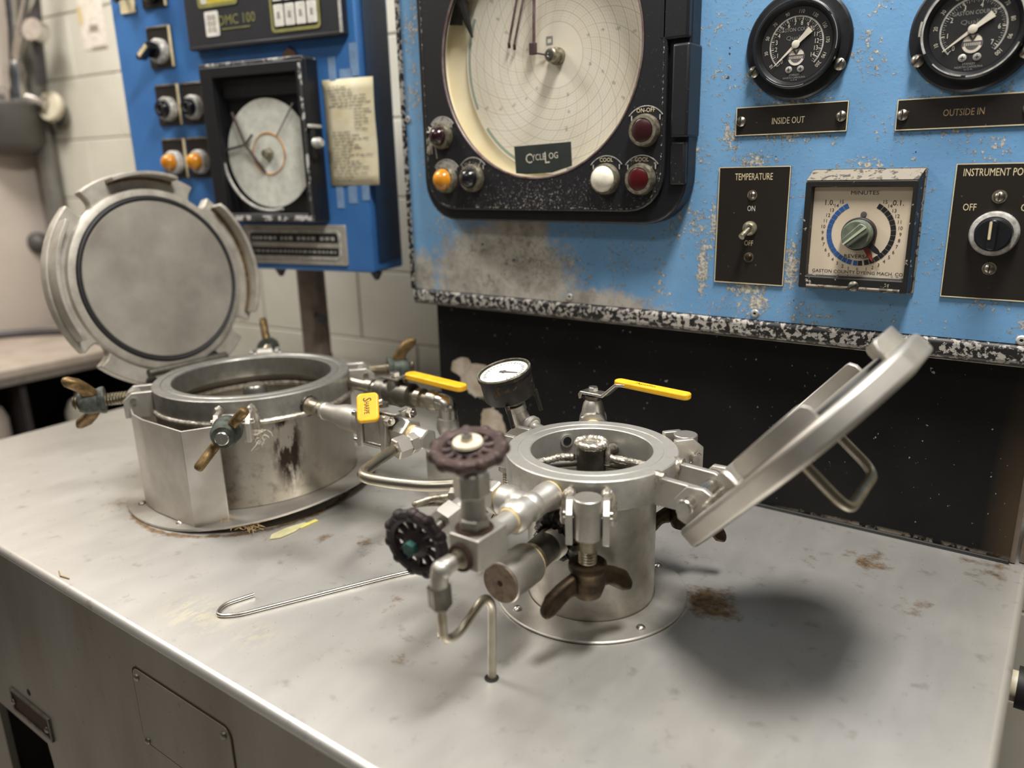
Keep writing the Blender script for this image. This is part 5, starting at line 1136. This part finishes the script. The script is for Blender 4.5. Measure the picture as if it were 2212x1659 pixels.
for sx_ in (-1, 1): B(BL).box((sx_ * 74, -236, -13), (44, 60, 22)).obj('hinge_ear', 'aluminium_cast', bl, bevel=3)
for sx_, y in ((-78, -222), (84, -196)):
    sw = B(BL.sub((sx_, y, 0))).rod((0, 0, 0), (0, 0, 16), [(0, 13), (6, 13), (7, 8), (16, 8)], 16).obj('lid_screw', 'gauge_case', bl)

# ball valve assembly at the right of the large vessel (short yellow lever)
sv = thing('ball_valve', 'three piece steel ball valve between the vessels with short yellow lever', 'valve', (-410, 10, 180))
B().rod((KB[0] + 180, 24, 184), (-575, 21, 182), [(0, 16), (10, 17), (16, 13.5), (49, 13.5)], 24).obj('pipe', 'tube_steel', sv)
b = B(); b.bead([(KB[0] + 184, 24 + 17 * math.cos(t * PI / 8), 184 + 17 * math.sin(t * PI / 8)) for t in range(17)], 4); b.obj('weld', 'weld_black', sv)
B().rod((-576, 21, 182), (-466, 15, 182), [(0, 14), (4, 16.5), (8, 16.5), (10, 15), (34, 16), (60, 22), (80, 24), (110, 24)], 28).obj('reducer', 'steel_satin', sv)
B().rod((-590, 21.4, 182), (-576, 21, 182), [(0, 14), (4, 16), (10, 16), (14, 14.5)], 24).obj('joint_ring', 'bezel_dirty', sv)
B().rod((-470, 15, 182), (-444, 13, 182), [(0, 25), (26, 27)], 28).obj('valve_end', 'steel', sv)
B().box((-412, 11, 184), (44, 58, 58)).obj('valve_body', 'steel', sv, bevel=5, seg=3)
for x in (-440, -384): B().box((x, 11, 184), (14, 66, 64)).obj('valve_flange', 'steel', sv, bevel=3)
for y in (-15, 37):
    for z in (160, 208):
        bo = B().cyl((-456, y, z), (-364, y, z), 5, n=12).obj('body_bolt', 'steel_bright', sv)
        B().hex((-378, y, z), (-368, y, z), 9.5, .3).obj('bolt_nut', 'screw_steel', bo, smooth=20)
B().hex((-378, 11, 184), (-346, 9, 183), 26, .2).obj('outlet_hex', 'steel', sv, smooth=20)
B().rod((-348, 9, 183), (-334, 8, 182), [(0, 16), (14, 15)], 20).obj('thread_tape', 'tape_tan', sv)
b = B(); b.hex((-338, 8, 182), (-306, 6, 181), 19, .1); b.obj('elbow', 'steel_satin', sv, bevel=3, smooth=30)
B().hex((-322, -6, 180), (-326, -20, 178), 17, .2).obj('elbow_hex', 'steel_satin', sv, smooth=20)
B().hex((-327, -20, 178), (-334, -44, 175.5), 18, .5).obj('tube_nut', 'steel_satin', sv, smooth=20)
B().cyl((-412, 11, 210), (-412, 11, 226), 10, n=18).obj('stem', 'steel_dark', sv)
B().prism([(-426, -4), (-384, -14), (-362, -12), (-360, 0), (-374, 6), (-370, 18), (-392, 24), (-428, 22)], 217, 220).obj('stop_plate', 'steel', sv, bevel=1)
yf = Fr((-422, -11, 251), (.40, -.42, -.62), (.81, .585, 0))
hs = B(yf).prism(rrect(6, -18, 58, 18, 8, 6), -4, 5).obj('handle_sleeve', 'lever_yellow', sv, bevel=3, seg=3)
b = B(yf); b.text('S', 19, 0, 14, 5.4, sx=.75, rot=0); b.text('HARPE', 34, -1, 8.5, 5.4, sx=.62, rot=0); b.obj('lettering', 'black_ink', hs, smooth=0)
B().tube([(-424, -2, 206), (-418, 2, 226), (-408, 8, 228)], 6, 8).obj('lever_strap', 'steel', sv)

# ball valve line behind it with long yellow lever
rv_ = thing('ball_valve', 'steel ball valve at the back right of the large vessel with long yellow lever', 'valve', (-530, 160, 185))
b = B(); b.rod((-664, 158, 192), (-560, 160, 188), [(0, 13), (60, 13), (62, 17), (76, 17), (78, 13), (104, 13)], 20); b.obj('pipe', 'tube_steel', rv_)
b = B(); b.rod((-572, 160, 187), (-484, 160, 187), [(0, 20), (2, 25), (20, 25), (24, 21), (64, 21), (68, 25), (86, 25), (88, 20)], 24); b.rod((-528, 160, 192), (-528, 160, 216), [(0, 20), (14, 17), (24, 12)], 20); b.rod((-528, 160, 150), (-528, 160, 190), [(0, 16), (6, 19), (40, 21)], 20); b.obj('valve_body', 'steel_dark', rv_)
b = B(); b.rod((-486, 160, 187), (-418, 160, 188), [(0, 13), (14, 13), (16, 19), (28, 19), (30, 13), (46, 14), (48, 20), (60, 20), (68, 18)], 22); b.obj('union', 'tube_steel', rv_)
B().tube([(-424, 160, 188), (-398, 160, 187), (-400, 160, 140)], 17, 18, fil=24).obj('elbow', 'steel_bright', rv_)
B().rod((-400, 160, 160), (-401, 160, 128), [(0, 19), (10, 21), (20, 21), (32, 16)], 20).obj('elbow_collar', 'steel', rv_)
B().cyl((-401, 160, 100.5), (-401, 160, 130), 12, n=18).obj('down_pipe', 'tube_steel', rv_)
lf = Fr((-528, 160, 216), (1, -.03, 0), (.03, 1, 0)); g = Fr(lf.o, lf.x, lf.z)
B(g).prism([(-22, 0), (18, 0), (38, 12), (52, 12), (52, 16), (36, 16), (16, 4.4), (-22, 4.4)], -13, 13).obj('lever', 'steel_bright', rv_, bevel=1)
B(lf).hex((0, 0, 4.6), (0, 0, 14), 10, .2).obj('stem_nut', 'steel_bright', rv_, smooth=20)
yellow_lever([lf.p((34, 0, 13)), lf.p((176, 0, 8))], rv_, 13, 5.5)

# stub pipe between the vessels
sp = thing('stub_pipe', 'short upright steel stub pipe on the table behind the flat handwheel', 'pipe', (-400, 194, 0))
B(Fr((-401, 180, 0))).lathe([(0, .4), (56, .4), (56, 96), (52, 100), (0, 100)], 48).obj('stub', 'steel_satin', sp)

# ------------------------------------------------------------------ small things on the table
hk = B().tube([(-418, -270, 3), (-432, -312, 3), (-416, -336, 3), (-392, -318, 3), (-280, -107, 3), (-140, 108, 3)], 2.9, 12, fil=24).obj('hook_rod', 'steel_bright'); tag(hk, 'thin bright metal rod with a hooked end lying on the table', 'rod')
o = tag(B(Fr((-541, -66, 1.2), (0.05, 1, 0), (-1, .05, 0))).box((0, 0, 0), (38, 9, 1)).obj('paper_strip', 'strip_yellow', smooth=0), 'small yellow strip lying by the lifted base plate edge', 'strip')
b = B(); 
b.prism([(-549, -142), (-538, -128), (-536, -98), (-545, -66), (-550, -66), (-560, -100), (-560, -130)][::-1], .5, 2.5)
tag(b.obj('dry_leaf', 'dry_leaf', bevel=.8), 'pale dry leaf shaped scrap beside the yellow strip', 'scrap')
b = B()
for i in range(60):
    p = Vector((random.gauss(-640, 34), random.gauss(-142, 10), 6.5)); q = p + Vector((random.uniform(-26, 26), random.uniform(-18, 18), random.uniform(0, 3))); b.tube([p, (p + q) / 2 + Vector((0, 0, 4)), q], .6, 4)
tag(b.obj('straw_fibres', 'straw'), 'loose straw coloured fibres on the large vessel base plate', 'fibres', kind='stuff')
b = B(rad_frame(KB, -46))
for i in range(46):
    p = Vector((random.gauss(204, 4), random.gauss(34, 7), random.gauss(150, 9))); q = p + Vector((random.uniform(0, 10), random.uniform(-14, 14), random.uniform(-20, 10))); b.tube([p, (p + q) / 2 + Vector((3, 3, 2)), q], .7, 4)
tag(b.obj('lint_tuft', 'lint'), 'tuft of pale lint hanging under the front clamp of the large vessel', 'lint', kind='stuff')
b = B(Fr((-119, -195, 2)))
for i in range(14): b.ball((random.gauss(0, 3.4), random.gauss(0, 2.4), random.uniform(-.6, 1.6)), random.uniform(1, 2.2), 6)
tag(b.obj('white_crumb', 'white_paint'), 'small white crumb on the table near the bent drain tube', 'crumb')
tag(B().tube([(-742, -398, 1.2), (-724, -404, 2), (-704, -400, 1.4)], 1.1, 6).obj('straw_piece', 'straw'), 'single thin straw lying near the left front edge of the table', 'straw')
